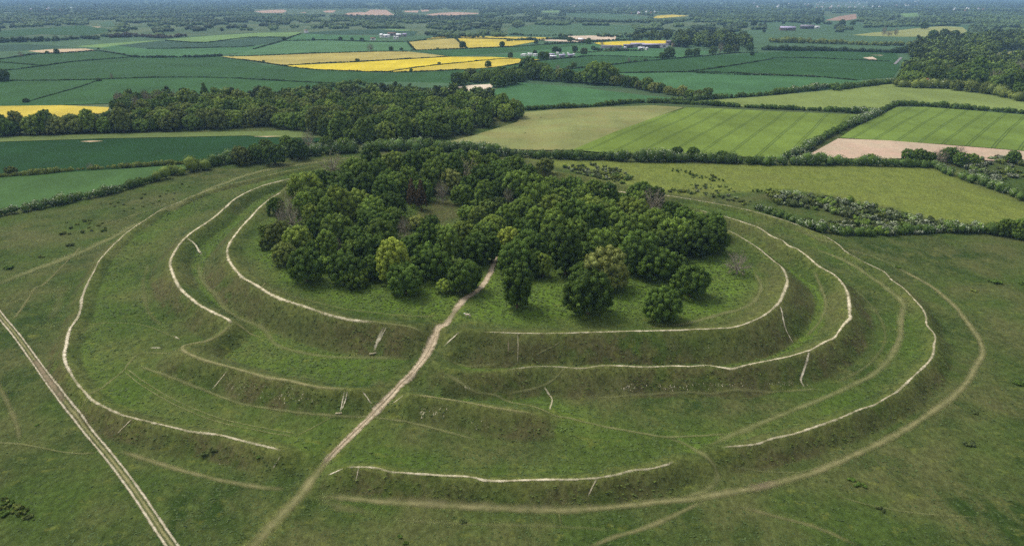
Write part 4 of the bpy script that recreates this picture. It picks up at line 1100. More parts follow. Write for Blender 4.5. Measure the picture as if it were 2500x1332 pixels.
# the belt of trees across the middle
BELT = [(1135, 206), (1150, 200), (1165, 203), (1180, 197), (1195, 200), (1210, 196), (1225, 192), (1240, 198), (1255, 190), (1270, 196), (1290, 190), (1305, 195), (1320, 190), (1335, 198), (1350, 199), (1368, 198), (1385, 202), (1400, 200), (1415, 203), (1432, 202), (1450, 206), (1468, 204), (1484, 206), (1500, 210), (1515, 207), (1530, 213), (1545, 214), (1562, 218), (1580, 221), (1596, 225), (1612, 226), (1630, 231), (1648, 233), (1665, 236), (1685, 239), (1705, 241), (1725, 241),
        (1215, 213), (1232, 209), (1250, 206), (1268, 200), (1118, 210)]
rb = random.Random(4)
for q, (px, py) in enumerate(BELT):
    p = G(px, py)
    big = q in (10, 11, 12, 20, 21, 22)
    r = rb.uniform(5.5, 7.5) * (1.5 if big else 1.0) * (1.45 if px < 1500 else 1.25 if px < 1600 else 0.95)
    kd = rb.choice(['mid', 'dark', 'mid', 'olive', 'mid', 'khaki' if px > 1560 else 'dark'])
    lab = ('large domed %s in the tree belt across the green fields' % KW[kd]) if big else KW[kd] + (' at the thin right end of the tree belt' if px > 1560 else ' along the tree belt between green fields')
    tree('belt_tree', ['round0', 'round1', 'flat0', 'round2', 'flat1'][q % 5], kd, (p[0], p[1], 0), r, lab, 'tree', lab, parts=False)
# single trees of the hedges and fields: base pixel, crown radius in pixels
FIELDT = [(873, 151, 5, 'dark', 'round dark tree between the khaki and yellow rape fields'), (1072, 158, 4, 'khaki', 'small tree in the thin hedge crossing the yellow field'), (1192, 165, 8, 'mid', 'grey green tree at the lower edge of the yellow field'),
 (1004, 174, 4, 'dark', 'small dark tree at the lower edge of the yellow field'), (905, 124, 8, 'purple', 'purplish bare tree above the khaki field'), (955, 124, 5, 'dark', 'left of two small dark trees above the khaki field'), (980, 123, 4, 'dark', 'right of two small dark trees above the khaki field'),
 (765, 100, 4, 'dark', 'first small tree of the hedge left of the white farm'), (831, 100, 5, 'dark', 'second small tree of the hedge left of the white farm'), (860, 100, 4, 'dark', 'third small tree of the hedge left of the white farm'), (884, 102, 5, 'dark', 'fourth small tree of the hedge left of the white farm'), (694, 100, 5, 'dark', 'dark tree at the corner of the lime green field'),
 (1129, 118, 8, 'dark', 'dark tree between the two upper yellow fields'), (1112, 95, 5, 'mid', 'tree at the top corner of the upper yellow fields'), (1226, 116, 7, 'dark', 'dark round tree at the right end of the upper yellow field'), (1068, 121, 3, 'khaki', 'tiny pale tree under the upper yellow field'),
 (1632, 143, 13, 'dark', 'large dark tree beside the blue green wheat field'), (1617, 144, 8, 'dark', 'smaller dark tree left of the large dark one'), (1680, 138, 9, 'dark', 'left dark tree of the pair by the right wheat field'), (1698, 138, 10, 'dark', 'right dark tree of the pair by the right wheat field'),
 (1740, 132, 9, 'mid', 'mid green tree by the corner of the right wheat field'), (1758, 131, 10, 'grey', 'grey tree by the corner of the right wheat field'), (1775, 130, 10, 'mid', 'mid green tree right of the grey one'), (1795, 128, 9, 'olive', 'olive tree at the end of the row by the wheat field'), (1830, 124, 9, 'dark', 'dark tree by the green paddock'), (1836, 136, 5, 'dark', 'small dark tree in the right wheat field hedge'),
 (1306, 135, 6, 'dark', 'dark tree behind the white caravans'), (1355, 128, 7, 'dark', 'left dark tree above the caravan farm'), (1366, 128, 5, 'dark', 'right dark tree above the caravan farm'), (1404, 127, 7, 'dark', 'dark spreading tree right above the caravan farm'), (1246, 142, 7, 'dark', 'dark tree left of the white caravans'), (1322, 145, 9, 'dark', 'left dark bush in front of the caravan farm'), (1333, 145, 9, 'dark', 'right dark bush in front of the caravan farm'), (1425, 133, 8, 'olive', 'olive bush right of the caravan farm'),
 (1392, 103, 6, 'dark', 'dark round tree near the pinkish house'), (1437, 108, 7, 'mid', 'tree beside the pinkish house'), (1470, 110, 5, 'purple', 'bare tree in front of the yellow field by the sheds'), (1448, 122, 5, 'dark', 'dark tree at the left end of the long grey sheds'), (1309, 108, 5, 'dark', 'dark tree at the end of the wedge shaped field'), (1565, 96, 5, 'dark', 'dark tree behind the right yellow field'),
 (1400, 166, 7, 'mid', 'mid green tree in the hedge right of the tree belt'), (1388, 168, 5, 'scrub', 'bushy tree in the hedge right of the tree belt'), (1362, 170, 6, 'grey', 'grey tree nearest the tree belt'), (1536, 153, 5, 'grey', 'left scrubby tree on the diagonal hedge'), (1551, 152, 4, 'dark', 'middle scrubby tree on the diagonal hedge'), (1576, 149, 4, 'dark', 'right scrubby tree on the diagonal hedge'),
 (2055, 64, 8, 'dark', 'dark round tree in the far right pasture'), (2082, 62, 6, 'dark', 'smaller dark tree in the far right pasture'), (1995, 60, 7, 'dark', 'tree above the far right sheds'), (2256, 72, 8, 'dark', 'dark tree on the top edge of the straw meadow'), (2276, 97, 11, 'dark', 'dark round tree left of the small white house'), (2304, 95, 11, 'dark', 'dark tree right of the small white house'), (2330, 95, 10, 'dark', 'dark tree at the right end of the straw meadow'), (2157, 87, 8, 'grey', 'left bare tree on the straw meadow'), (2170, 88, 7, 'purple', 'middle bare tree on the straw meadow'), (2186, 87, 7, 'grey', 'right bare tree on the straw meadow'), (1840, 64, 7, 'dark', 'dark tree on the far right pasture, left one'), (1820, 66, 5, 'dark', 'small dark tree on the far right pasture'),
 (64, 251, 7, 'dark', 'small dark tree above the left yellow field'), (8, 199, 14, 'dark', 'dark tree at the left edge on the wheat hedge'), (241, 199, 6, 'dark', 'left tree of the pair on the wheat hedge'), (273, 194, 6, 'grey', 'right tree of the pair on the wheat hedge'), (115, 131, 4, 'dark', 'left tree in front of the small tan field'), (139, 132, 6, 'dark', 'right tree in front of the small tan field'), (52, 139, 6, 'grey', 'grey tree in the dark left field'), (240, 121, 3, 'dark', 'tiny tree at the right end of the small tan field'),
 (770, 219, 7, 'dark', 'dark tree behind the middle wood'), (30, 426, 13, 'olive', 'olive tree alone on the left field hedge'), (222, 414, 8, 'grey', 'grey bush on the left field hedge'), (645, 196, 3, 'dark', 'tiny dark tree on the long wheat hedge'), (644, 152, 3, 'dark', 'tiny dark tree under the khaki field'),
 (592, 402, 21, 'olive', 'olive tree where the left blossom hedge meets the trees'), (628, 396, 22, 'dark', 'dark tree left of the tall hedge tree'), (672, 402, 25, 'dark', 'tall dark hedge tree standing forward into the banks'), (728, 388, 24, 'dark', 'dark round tree beside the hawthorns in blossom'), (756, 376, 22, 'grey', 'greyish tree behind the hawthorns in blossom'), (800, 374, 20, 'mid', 'green bushy tree left of the hedge gap'), (840, 372, 18, 'mid', 'green bushy tree nearest the hedge gap'), (700, 362, 16, 'mid', 'mid green tree on the left field corner'), (650, 372, 17, 'mid', 'mid green tree behind the tall hedge tree'),
 (930, 366, 14, 'mid', 'bushy tree right of the hedge gap'), (1010, 362, 13, 'mid', 'bushy tree on the far hedge, second right of the gap'), (1050, 366, 14, 'mid', 'bushy tree on the far hedge, third right of the gap'), (1650, 388, 15, 'dark', 'dark tree in the hedge below the tramlined crop'), (1690, 391, 16, 'dark', 'dark broad tree in the hedge below the tramlined crop'), (1760, 394, 14, 'dark', 'dark tree at the right part of the crop hedge'), (2126, 392, 11, 'light', 'light green bush in front of the bare soil field'),
 (2215, 402, 18, 'dark', 'left dark green tree of the thicket by the bare field'), (2240, 402, 19, 'mid', 'mid green tree of the thicket by the bare field'), (2262, 402, 16, 'dark', 'dark tree in the middle of the thicket by the bare field'), (2290, 400, 18, 'purple', 'purplish bare tree of the thicket by the bare field'), (2312, 396, 18, 'dark', 'dark tree at the right of the thicket by the bare field'), (2337, 385, 15, 'purple', 'open bare tree standing above the thicket'), (2340, 405, 17, 'dark', 'low dark tree before the open bare tree'), (2370, 404, 15, 'mid', 'green tree among the hawthorns on the right'), (2434, 388, 7, 'brown', 'small brown tree before the bare soil field'), (2470, 398, 16, 'dark', 'dark domed tree at the right end of the bare field'),
 (2450, 574, 22, 'mid', 'tall green bush at the right end of the scrub'), (2490, 580, 24, 'mid', 'green bush at the right edge of the picture'), (2420, 570, 15, 'mid', 'smaller green bush left of the tall one at the scrub end'),
 (2268, 214, 14, 'dark', 'dark conifer beside the pink house in the wood'), (2205, 212, 14, 'mid', 'first tree of the right wood front'), (2330, 222, 13, 'olive', 'olive tree of the right wood front'), (2370, 226, 13, 'olive', 'second olive tree of the right wood front'), (2405, 230, 14, 'olive', 'third olive tree of the right wood front')]
for q, (px, py, r, kd, lab) in enumerate(FIELDT):
    p = at(px, py)
    rm = r * depth(p) / FPX
    sh = ['round0', 'round1', 'round2', 'round3'][q % 4] if rm > 4 else 'small%d' % (q % 3)
    if kd in ('grey', 'purple'): sh = 'bare%d' % (q % 2)
    if 'conifer' in lab: sh = 'cone0'
    tree('field_tree', sh, kd, (p[0], p[1], p[2] - .1), rm, lab, 'tree', 'single trees of hedges and fields', parts=r >= 13)

# ------------------------------------------------------------------ hedges: one long plant each
HS = [100]
def hedge(pts, h, wdt, kind, label, bl=0.0, size=None, dens=1.0, gaps=0.0):
    HS[0] += 1
    rng = np.random.default_rng(HS[0])
    Wp = np.array([at(*p) for p in pts])
    Q = catmull(Wp[:, :2], 2.0) if len(Wp) > 2 else np.array([Wp[0, :2] + (Wp[-1, :2] - Wp[0, :2]) * t for t in np.linspace(0, 1, 60)])
    s = np.concatenate([[0], np.cumsum(np.linalg.norm(np.diff(Q, axis=0), axis=1))])
    dist = float(Wp[:, 1].mean())
    size = size or max(0.42, dist * 0.00085)
    stp = max(0.42 * wdt, h * .34)
    n = max(4, int(s[-1] / stp * dens * (1.8 if h >= 9 and dist > 1400 else 1)))
    u = np.sort(rng.uniform(0, s[-1], n)) if gaps else np.linspace(0, s[-1], n) + rng.uniform(-.3, .3, n) * stp
    x, y = np.interp(u, s, Q[:, 0]), np.interp(u, s, Q[:, 1])
    t1 = vnoise(u, u * 0 + HS[0], max(25.0, 6 * h), 51); t2 = vnoise(u, u * 0 + HS[0] * 3, max(7., 2 * h), 52)
    hh = h * (1 + .30 * t1 + .30 * t2) * rng.uniform(.8, 1.15, n)
    hh = np.maximum(hh, .35 * h)
    C, RR, B = [], [], []
    bz = np.clip(t1 * 1.2 + bl * 2 - .45, 0, 1) * (bl > 0)
    for q in range(n):
        z0 = float(hz(x[q], y[q]))
        r = min(hh[q] * .5, wdt * .62) * rng.uniform(.85, 1.15)
        ox, oy = rng.normal(size=2) * wdt * .16
        top = z0 + hh[q] - r
        C.append((x[q] + ox, y[q] + oy, top)); RR.append(r); B.append(bz[q] * (rng.uniform() < .5 + bl) if bl else 0)
        if top - r > z0 + .3:
            C.append((x[q] - ox, y[q] - oy, z0 + r * .75)); RR.append(r * 1.1); B.append(bz[q] * .3 if bl else 0)
    RR = np.array(RR)
    per = np.clip((RR / size) ** 2 * 7.5, 10, 130).astype(int)
    V, F4, F3, Cc = leaves(np.array(C), RR, per, size, rng, np.array(B) * .42 if bl else None, up=.45, reject=False)
    ff = np.concatenate([F4.ravel(), F3.ravel()]); npr = np.concatenate([np.full(len(F4), 4), np.full(len(F3), 3)])
    o = link('hedge', new_mesh('hedge', V, ff, npr, LM[kind], {'leaf': Cc}))
    tag(o, label, 'hedge', 'hedges between fields')
    global HEDGE_LAST
    HEDGE_LAST = o

HEDGES = [
 ([(-60, 538), (0, 527), (60, 516), (130, 502), (200, 487), (270, 473), (340, 452), (385, 440)], 6.0, 6.5, 'hedge', 'hawthorn hedge white with blossom along the left edge of the banks', .55),
 ([(380, 440), (410, 432), (450, 422), (488, 414)], 9.0, 11.0, 'light', 'tall bright olive thicket at the end of the left blossom hedge', .08),
 ([(488, 412), (520, 405), (560, 398), (600, 391), (640, 384)], 7.5, 8, 'hedge', 'green hedge rising from the bright thicket to the dark trees', .1),
 ([(640, 384), (700, 382), (745, 380), (800, 376), (850, 373), (886, 370)], 8.5, 9, 'hedge', 'hedge with hawthorn blossom left of the gap', .45),
 ([(900, 368), (950, 367), (1010, 367), (1080, 366)], 8, 9, 'hedge', 'hedge right of the gap behind the hilltop wood', .25),
 ([(1080, 368), (1160, 376), (1240, 382), (1320, 386), (1400, 389), (1480, 390)], 7.5, 8, 'hedge', 'dark hedge with a few white bushes below the dry pasture', .38),
 ([(1480, 390), (1560, 394), (1640, 394), (1720, 396), (1790, 399), (1860, 402)], 8.0, 8.5, 'hedge', 'dark hedge below the tramlined crop', .32),
 ([(1860, 402), (1960, 402), (2080, 403), (2180, 406), (2280, 410)], 7.0, 8, 'hedge', 'hedge speckled with blossom below the bare soil field', .42),
 ([(-60, 440), (0, 434), (100, 427), (200, 417), (330, 409), (430, 402), (484, 398)], 3.4, 4.5, 'olive', 'low olive hedge between the two left fields', 0),
 ([(1283, 269), (1350, 265), (1440, 261), (1500, 256), (1560, 251), (1640, 252)], 5.2, 6, 'hedge', 'dark hedge above the dry pasture', .1),
 ([(1640, 253), (1740, 258), (1860, 265), (1990, 271), (2130, 279)], 5.2, 6, 'hedge', 'dark hedge above the left tramlined crop', .12),
 ([(1918, 388), (1955, 374), (1990, 352), (2030, 328), (2080, 306), (2130, 286), (2170, 266), (2186, 257)], 6.5, 7.5, 'hedge', 'diagonal hedge with large white blossom mounds between the crops', .55),
 ([(2186, 258), (2260, 260), (2350, 267), (2450, 274), (2560, 284)], 6.5, 7, 'hedge', 'dark thick hedge above the right tramlined crop', .1),
 ([(1640, 252), (1720, 243), (1800, 238), (1860, 234), (1960, 223), (2060, 212), (2140, 206), (2200, 202)], 6.5, 8, 'hedge', 'mixed hedge with blossom running up to the right wood', .4),
 ([(2280, 408), (2310, 424), (2345, 436), (2400, 453), (2450, 470), (2500, 492), (2560, 515)], 6.5, 8, 'hedge', 'blossoming hedge along the right side of the meadow', .6),
 ([(1850, 512), (1920, 535), (1980, 560), (2040, 571), (2120, 573), (2200, 570), (2300, 566), (2400, 568)], 4.4, 6, 'hedge', 'blossoming scrub border between meadow and outer bank', .42),
 ([(2400, 568), (2450, 574), (2500, 584), (2560, 600)], 7, 8, 'hedge', 'green bushy end of the scrub border at the right edge', .1),
 ([(-60, 197), (0, 198), (100, 198), (220, 196), (330, 192), (450, 190), (560, 192), (650, 197), (750, 202), (850, 207)], 1.8, 2.6, 'farleaf', 'long thin hedge across the left wheat fields', 0),
 ([(60, 252), (130, 232), (200, 212), (240, 197)], 1.2, 2, 'farleaf', 'thin diagonal hedge in the left wheat field', 0),
 ([(-60, 182), (0, 175), (102, 163), (179, 152), (282, 144), (325, 140)], 2.0, 3.5, 'farleaf', 'dark hedge line climbing through the left wheat', 0),
 ([(-60, 152), (0, 146), (84, 134), (166, 130), (243, 126), (328, 140)], 2.4, 4, 'farleaf', 'dark hedge along the top of the left wheat', 0),
 ([(0, 153), (50, 157), (102, 162)], 2.0, 3.5, 'farleaf', 'short dark hedge spur in the left wheat', 0),
 ([(328, 141), (380, 142), (440, 141), (480, 141), (540, 138)], 5, 8, 'farleaf', 'bushy hedge below the mid green field', 0),
 ([(560, 139), (640, 137), (760, 132), (860, 129), (927, 127), (994, 127)], 2.2, 4, 'farleaf', 'dark hedge above the khaki rape field', 0),
 ([(1004, 124), (1080, 122), (1142, 120), (1250, 115), (1330, 110), (1400, 106)], 2.2, 4, 'farleaf', 'dark hedge below the upper yellow fields', 0),
 ([(692, 161), (780, 156), (876, 152), (980, 146), (1099, 139)], 2.0, 3.2, 'farleaf', 'dark hedge between khaki and yellow rape fields', 0),
 ([(545, 142), (620, 151), (692, 162), (753, 170), (840, 174), (914, 177), (1004, 177), (1132, 171), (1209, 166), (1310, 152)], 2.0, 3.2, 'farleaf', 'dark hedge under the large yellow rape field', 0),
 ([(940, 177), (1004, 168), (1060, 161), (1120, 155), (1180, 149), (1230, 145), (1290, 146)], 1.7, 2.6, 'farleaf', 'thin dark hedge across the large yellow rape field', 0),
 ([(994, 102), (1003, 113), (1014, 124)], 2.5, 5, 'farleaf', 'short hedge at the left end of the upper yellow field', 0),
 ([(1112, 94), (1122, 104), (1140, 118)], 3.0, 6, 'farleaf', 'hedge parting the two upper yellow fields', 0),
 ([(1040, 96), (1100, 94), (1180, 95), (1250, 97), (1330, 100)], 2.2, 4, 'farleaf', 'hedge along the top of the upper yellow fields', 0),
 ([(1290, 176), (1360, 173), (1430, 166), (1500, 159), (1560, 152), (1620, 147), (1720, 138), (1790, 131), (1850, 129)], 2.4, 4, 'farleaf', 'dark diagonal hedge across the right wheat', 0),
 ([(1440, 178), (1530, 179), (1680, 177), (1780, 179), (1880, 183), (2000, 189), (2090, 198)], 2.0, 3, 'farleaf', 'hedge line between right wheat and fresh green field', 0),
 ([(1680, 176), (1760, 166), (1870, 148), (1900, 142), (1980, 143), (2060, 146), (2170, 151)], 2.0, 3.4, 'farleaf', 'curving dark hedge in the right wheat', 0),
 ([(1240, 161), (1320, 149), (1400, 142), (1450, 137), (1520, 139), (1600, 142), (1650, 141)], 2.2, 4, 'farleaf', 'hedge running right from the caravan farm', 0),
 ([(700, 101), (780, 99), (850, 101), (909, 103), (994, 103), (1040, 98)], 2.4, 4.5, 'farleaf', 'hedge in front of the white farm', 0),
 ([(620, 121), (660, 110), (690, 101), (710, 92), (735, 84)], 2.4, 4.5, 'farleaf', 'diagonal hedge beside the lime green field', 0),
 ([(358, 120), (450, 119), (530, 117), (589, 116), (620, 113)], 2.0, 4, 'farleaf', 'hedge below the dark blue green field', 0),
 ([(404, 100), (499, 105), (602, 93), (697, 92)], 2.0, 4, 'farleaf', 'hedge under the lime green field', 0),
 ([(1862, 123), (1950, 125), (2060, 126), (2190, 130), (2215, 126)], 9, 12, 'farleaf', 'row of dark trees behind the right wheat field', 0),
 ([(1880, 104), (1960, 106), (2060, 109), (2140, 112), (2250, 113)], 11, 22, 'olive', 'broad wooded strip behind the tree row on the right', 0),
 ([(1450, 124), (1480, 125), (1530, 126), (1570, 125)], 6, 10, 'farleaf', 'dark hedge in front of the long grey sheds', 0),
 ([(-40, 106), (60, 103), (130, 101), (200, 96), (240, 97)], 11, 30, 'farleaf', 'dark wood strip at the left edge in the distance', 0),
 ([(270, 93), (340, 91), (400, 94), (450, 90)], 10, 24, 'purple', 'purplish wood strip in the left distance', 0),
 ([(1240, 101), (1290, 99), (1350, 97), (1372, 96), (1440, 104), (1500, 100), (1560, 99)], 6, 12, 'farleaf', 'hedge of small trees behind the upper yellow fields', 0),
 ([(1330, 108), (1380, 106), (1430, 106)], 5, 9, 'farleaf', 'hedge left of the pinkish house', 0),
 ([(1400, 130), (1440, 129), (1470, 127), (1500, 127)], 3, 6, 'olive', 'low hedge right of the caravan farm', 0),
 ([(770, 218), (830, 211), (880, 207), (900, 212), (930, 214)], 7, 10, 'hedge', 'bushy hedge behind the middle wood', .12),
 ([(930, 213), (1000, 216), (1060, 222), (1110, 226)], 3, 5, 'hedge', 'low hedge leading to the chalky bare patch', .1),
 ([(2040, 222), (2110, 212), (2170, 205), (2200, 204)], 8, 9, 'hedge', 'taller bushes where the mixed hedge meets the right wood', .2),
 ([(1060, 92), (1130, 88), (1220, 86), (1300, 88), (1400, 88)], 5, 14, 'farleaf', 'scrubby hedge beyond the upper yellow fields', 0),
 ([(2190, 213), (2260, 216), (2330, 219), (2400, 227), (2450, 238), (2500, 250)], 12, 16, 'olive', 'front fringe of the right hand wood', .05),
 ([(1700, 180), (1800, 184), (1900, 186), (2000, 190)], 2.6, 4, 'farleaf', 'scrubby strip at the top of the fresh green field', .1),
]
for hq in HEDGES:
    hedge(hq[0], hq[1], hq[2], hq[3], hq[4], hq[5])
for pts, h, wd, kd, lab in (([(1634, 414), (1660, 418), (1690, 426), (1720, 434), (1756, 442)], 1.8, 17, 'hedge', 'dark bramble patch lying on the meadow'), ([(1690, 462), (1720, 458), (1760, 456), (1785, 462)], 1.3, 12, 'scrub', 'thin bramble patch beside the meadow'), ([(1848, 468), (1880, 468), (1905, 473)], 2.2, 9, 'hedge', 'dark bramble tip of the scrub belt'), ([(1640, 466), (1670, 468), (1700, 472)], 1.4, 9, 'scrub', 'low bramble patch beside the far outer bank'), ([(-20, 1222), (15, 1226), (45, 1240), (78, 1264)], .8, 6, 'olive', 'rough heathery patch at the lower left edge')):
    hedge(pts, h, wd, kd, lab, 0, dens=4.0)
    HEDGE_LAST['category'] = 'bramble patch'; HEDGE_LAST.name = 'bramble_patch'; HEDGE_LAST['group'] = 'bramble patches'
    if 'heathery' in lab: HEDGE_LAST['kind'] = 'stuff'; HEDGE_LAST.name = 'heather'
# ------------------------------------------------------------------ scrub: bushes one by one
LM['haw'] = leaf_mat('leaf_hawthorn', (0.070, 0.095, 0.034))
def make_bush(key, seed, bl):
    rng = np.random.default_rng(seed)
    n = 9
    cs = np.column_stack([rng.normal(size=(n, 2)) * .42, rng.uniform(.35, .95, n)]); rs = rng.uniform(.32, .52, n)
    V, F4, F3, C = leaves(cs, rs, 100, 0.105, rng, np.full(n, bl) * rng.uniform(.4, 1.3, n), up=.5, reject=True)
    ff = np.concatenate([F4.ravel(), F3.ravel()]); npr = np.concatenate([np.full(len(F4), 4), np.full(len(F3), 3)])
    return [new_mesh('bush', V, ff, npr, LM[k], {'leaf': C}) for k in ('haw', 'dark', 'olive', 'mid')]
BUSH = {b: [make_bush('b', 200 + i, v) for i in range(3)] for b, v in (('white', .48), ('some', .18), ('none', 0.0))}
def bush(px, py, r, kind, tone, label, group, name='bush', sz=1.0, rng=random):
    p = at(px, py)
    o = link(name, BUSH[kind][rng.randrange(3)][tone], loc=(p[0], p[1], p[2] - .15))
    o.scale = (r * rng.uniform(.9, 1.2), r * rng.uniform(.9, 1.2), r * sz)
    o.rotation_euler = (0, 0, rng.uniform(0, 6.28))
    return tag(o, label, 'bush', group)
rb = random.Random(21)
BT = dict(white='hawthorn bush white with blossom', some='green bush flecked with blossom', none='plain green bush')
def scrub(poly, n, rmin, rmax, where, probs=(.35, .3, .35), sep=5):
    P = np.array(poly, float); lo, hi = P.min(0), P.max(0); got = []
    for _ in range(n * 60):
        if len(got) >= n: break
        x, y = rb.uniform(lo[0], hi[0]), rb.uniform(lo[1], hi[1])
        if in_poly(x, y, P) and all((x - a) ** 2 + 4 * (y - b) ** 2 > sep * sep for a, b in got): got.append((x, y))
    for x, y in got:
        kd = rb.choices(('white', 'some', 'none'), probs)[0]
        lab = BT[kd] + ' ' + where
        bush(x, y, rb.uniform(rmin, rmax), kd, rb.choice((0, 0, 2, 3, 2) if kd == 'none' else (0, 0, 3)), lab, lab, 'bush', rb.uniform(.8, 1.1), rb)
scrub([(1862, 470), (1920, 472), (1990, 482), (2080, 498), (2170, 520), (2260, 540), (2400, 556), (2400, 566), (2200, 566), (2140, 552), (2060, 530), (1990, 512), (1900, 500)], 120, 1.7, 3.6, 'in the scrub belt right of the banks', (.26, .34, .40), 12)
scrub([(1960, 540), (2060, 545), (2200, 556), (2400, 560), (2400, 570), (2060, 572)], 36, 1.6, 3.2, 'along the lower edge of the scrub belt', (.6, .25, .15), 12)
scrub([(1370, 408), (1450, 404), (1520, 416), (1540, 436), (1520, 448), (1440, 436)], 52, 1.2, 2.6, 'in the small scrub patch behind the hilltop wood', (.3, .3, .4), 9)
scrub([(2345, 396), (2420, 388), (2500, 392), (2500, 440), (2440, 448), (2350, 428)], 44, 1.8, 3.2, 'in the hawthorn thicket at the right edge', (.55, .3, .15), 12)
scrub([(1610, 462), (1700, 466), (1790, 480), (1860, 500), (1840, 505), (1720, 480), (1640, 470)], 22, .8, 1.6, 'strung along the far outer bank', (.15, .25, .6), 10)
scrub([(1640, 415), (1700, 412), (1760, 432), (1750, 444), (1690, 436)], 8, .8, 1.5, 'in the dark bramble patch on the meadow', (0, .05, .95), 8)
scrub([(1660, 450), (1740, 450), (1800, 470), (1760, 474), (1680, 462)], 14, .6, 1.2, 'in the thin scrub beside the meadow', (.05, .2, .75), 9)
scrub([(150, 545), (240, 535), (300, 545), (250, 570), (170, 575)], 14, .7, 1.3, 'in the rough grass at the left, outside the banks', (.05, .1, .85), 14)
scrub([(250, 500), (480, 440), (520, 440), (420, 490), (300, 520)], 20, .6, 1.1, 'below the left blossom hedge', (.1, .2, .7), 16)
scrub([(1270, 290), (1400, 275), (1480, 290), (1400, 340), (1250, 345)], 20, .5, 1.0, 'dotted over the dry pasture', (0, 0, 1), 22)
for px, py, r, kd, tn, lab in [(2432, 690, 2.0, 'none', 1, 'low dark bush on the right grassland, most conspicuous one'), (2420, 686, 1.2, 'none', 1, 'small dark bush touching the conspicuous one on the right grassland'), (2378, 711, 1.3, 'none', 2, 'low olive bush left of the conspicuous dark one'),
    (2492, 692, 1.3, 'none', 1, 'dark bush at the right edge above the outer way'), (2190, 652, 1.2, 'none', 1, 'dark low bush beside the outer bank, far right'), (2380, 1006, 1.1, 'none', 0, 'green tussocky bush below the outer way, right side'), (2370, 1085, 1.4, 'none', 0, 'broad green bush in the lower right grass'),
    (2082, 1172, .9, 'none', 1, 'upright dark bush on the small mound, lower right'), (2098, 1184, 1.1, 'none', 1, 'spreading dark bush on the small mound, lower right'), (2150, 1242, .9, 'none', 0, 'green bush below the small mound, lower right'), (1130, 1274, .9, 'none', 0, 'lone small green bush in the bottom centre grass'),
    (976, 1308, .7, 'none', 1, 'dark tuft near the bottom edge, left of centre'), (990, 1325, .7, 'none', 1, 'dark tuft at the bottom edge, left of centre'), (2488, 938, 1.6, 'none', 1, 'dark bush at the right edge beside the outer way'), (632, 1115, .7, 'none', 1, 'dark tuft on the outer bank left of the dirt track'),
    (520, 1100, 1.0, 'none', 0, 'bright green bush in the left outer ditch'), (500, 1108, 1.1, 'none', 0, 'leafy bush beside the bright one in the left outer ditch'), (1100, 716, 1.5, 'none', 0, 'low bush beside the small bright tree by the track'), (1125, 718, 1.7, 'none', 0, 'rounded green bush touching the dirt track'), (1082, 725, 1.0, 'none', 1, 'dark bramble clump on the lawn by the track'),
    (412, 523, .9, 'none', 1, 'dark tuft between outer and middle banks, far left'), (90, 1038, .6, 'none', 1, 'dark tuft beside the farm track'), (405, 515, .8, 'none', 1, 'small dark tuft beside the outer path, far left'), (20, 1228, 1.3, 'none', 1, 'dark heathery clump at the lower left edge, upper one'), (45, 1240, 1.2, 'none', 2, 'greyish heathery clump at the lower left edge'), (10, 1255, 1.2, 'none', 1, 'dark heathery clump at the lower left edge, lower one'), (70, 1262, 1.0, 'none', 0, 'green clump at the lower left edge, rightmost one'), (1332, 412, 3.2, 'none', 2, 'rounded olive thorn bush on the far outer bank'), (1276, 398, 1.6, 'none', 1, 'dark bush on the far bank behind the wood'),
    (150, 572, 2.0, 'none', 2, 'low spreading gorse left of the pale worn strip'), (170, 600, 1.8, 'none', 0, 'green low spreading gorse just above the pale worn strip'), (100, 628, 1.4, 'none', 2, 'low gorse touching the pale worn strip'), (20, 655, 2.0, 'none', 1, 'dark gorse clump at the left edge')]:
    bush(px, py, r, kd, tn, lab, 'scattered bushes on the grassland', 'bush', .62, rb)

# ------------------------------------------------------------------ buildings on the plain
ROOF = {n: plain('roof_' + n, c, .7, .12, .3) for n, c in dict(grey=(128, 124, 134), white=(238, 238, 240), brown=(124, 100, 88), lilac=(168, 160, 184), dark=(96, 96, 106), red=(146, 98, 84)).items()}
WALL = {n: plain('wall_' + n, c, .85, .1, .3) for n, c in dict(white=(232, 230, 226), grey=(150, 148, 150), brick=(176, 136, 118), brown=(110, 98, 88), dark=(84, 84, 88)).items()}
GLASS = plain('window_dark', (40, 44, 52), .3, .1)
def gable(L, Dp, H, pitch, ov=.4):
    """walls with gables, and the roof slab above them; base at z=0, ridge along x"""
    a, b, rh = L / 2, Dp / 2, Dp / 2 * pitch
    wv = [(-a, -b, 0), (a, -b, 0), (a, b, 0), (-a, b, 0), (-a, -b, H), (a, -b, H), (a, b, H), (-a, b, H), (-a, 0, H + rh), (a, 0, H + rh)]
    wf = [[0, 1, 5, 4], [2, 3, 7, 6], [1, 2, 6, 9, 5], [3, 0, 4, 8, 7]]
    A, Bq, e = a + ov, b + ov, ov * pitch
    t = .22
    rv = [(-A, -Bq, H - e + .03), (A, -Bq, H - e + .03), (A, 0, H + rh + .03), (-A, 0, H + rh + .03), (-A, Bq, H - e + .03), (A, Bq, H - e + .03)]
    rv += [(x, y, z + t) for x, y, z in rv]
    rf = [[6, 7, 8, 9], [9, 8, 11, 10], [0, 3, 2, 1], [3, 4, 5, 2], [0, 1, 7, 6], [5, 4, 10, 11], [1, 2, 8, 7], [2, 5, 11, 8], [3, 0, 6, 9], [4, 3, 9, 10]]
    return wv, wf, rv, rf
def box_faces(x0, x1, y0, y1, z0, z1):
    v = [(x0, y0, z0), (x1, y0, z0), (x1, y1, z0), (x0, y1, z0), (x0, y0, z1), (x1, y0, z1), (x1, y1, z1), (x0, y1, z1)]
    return v, [[0, 1, 5, 4], [1, 2, 6, 5], [2, 3, 7, 6], [3, 0, 4, 7], [4, 5, 6, 7], [3, 2, 1, 0]]
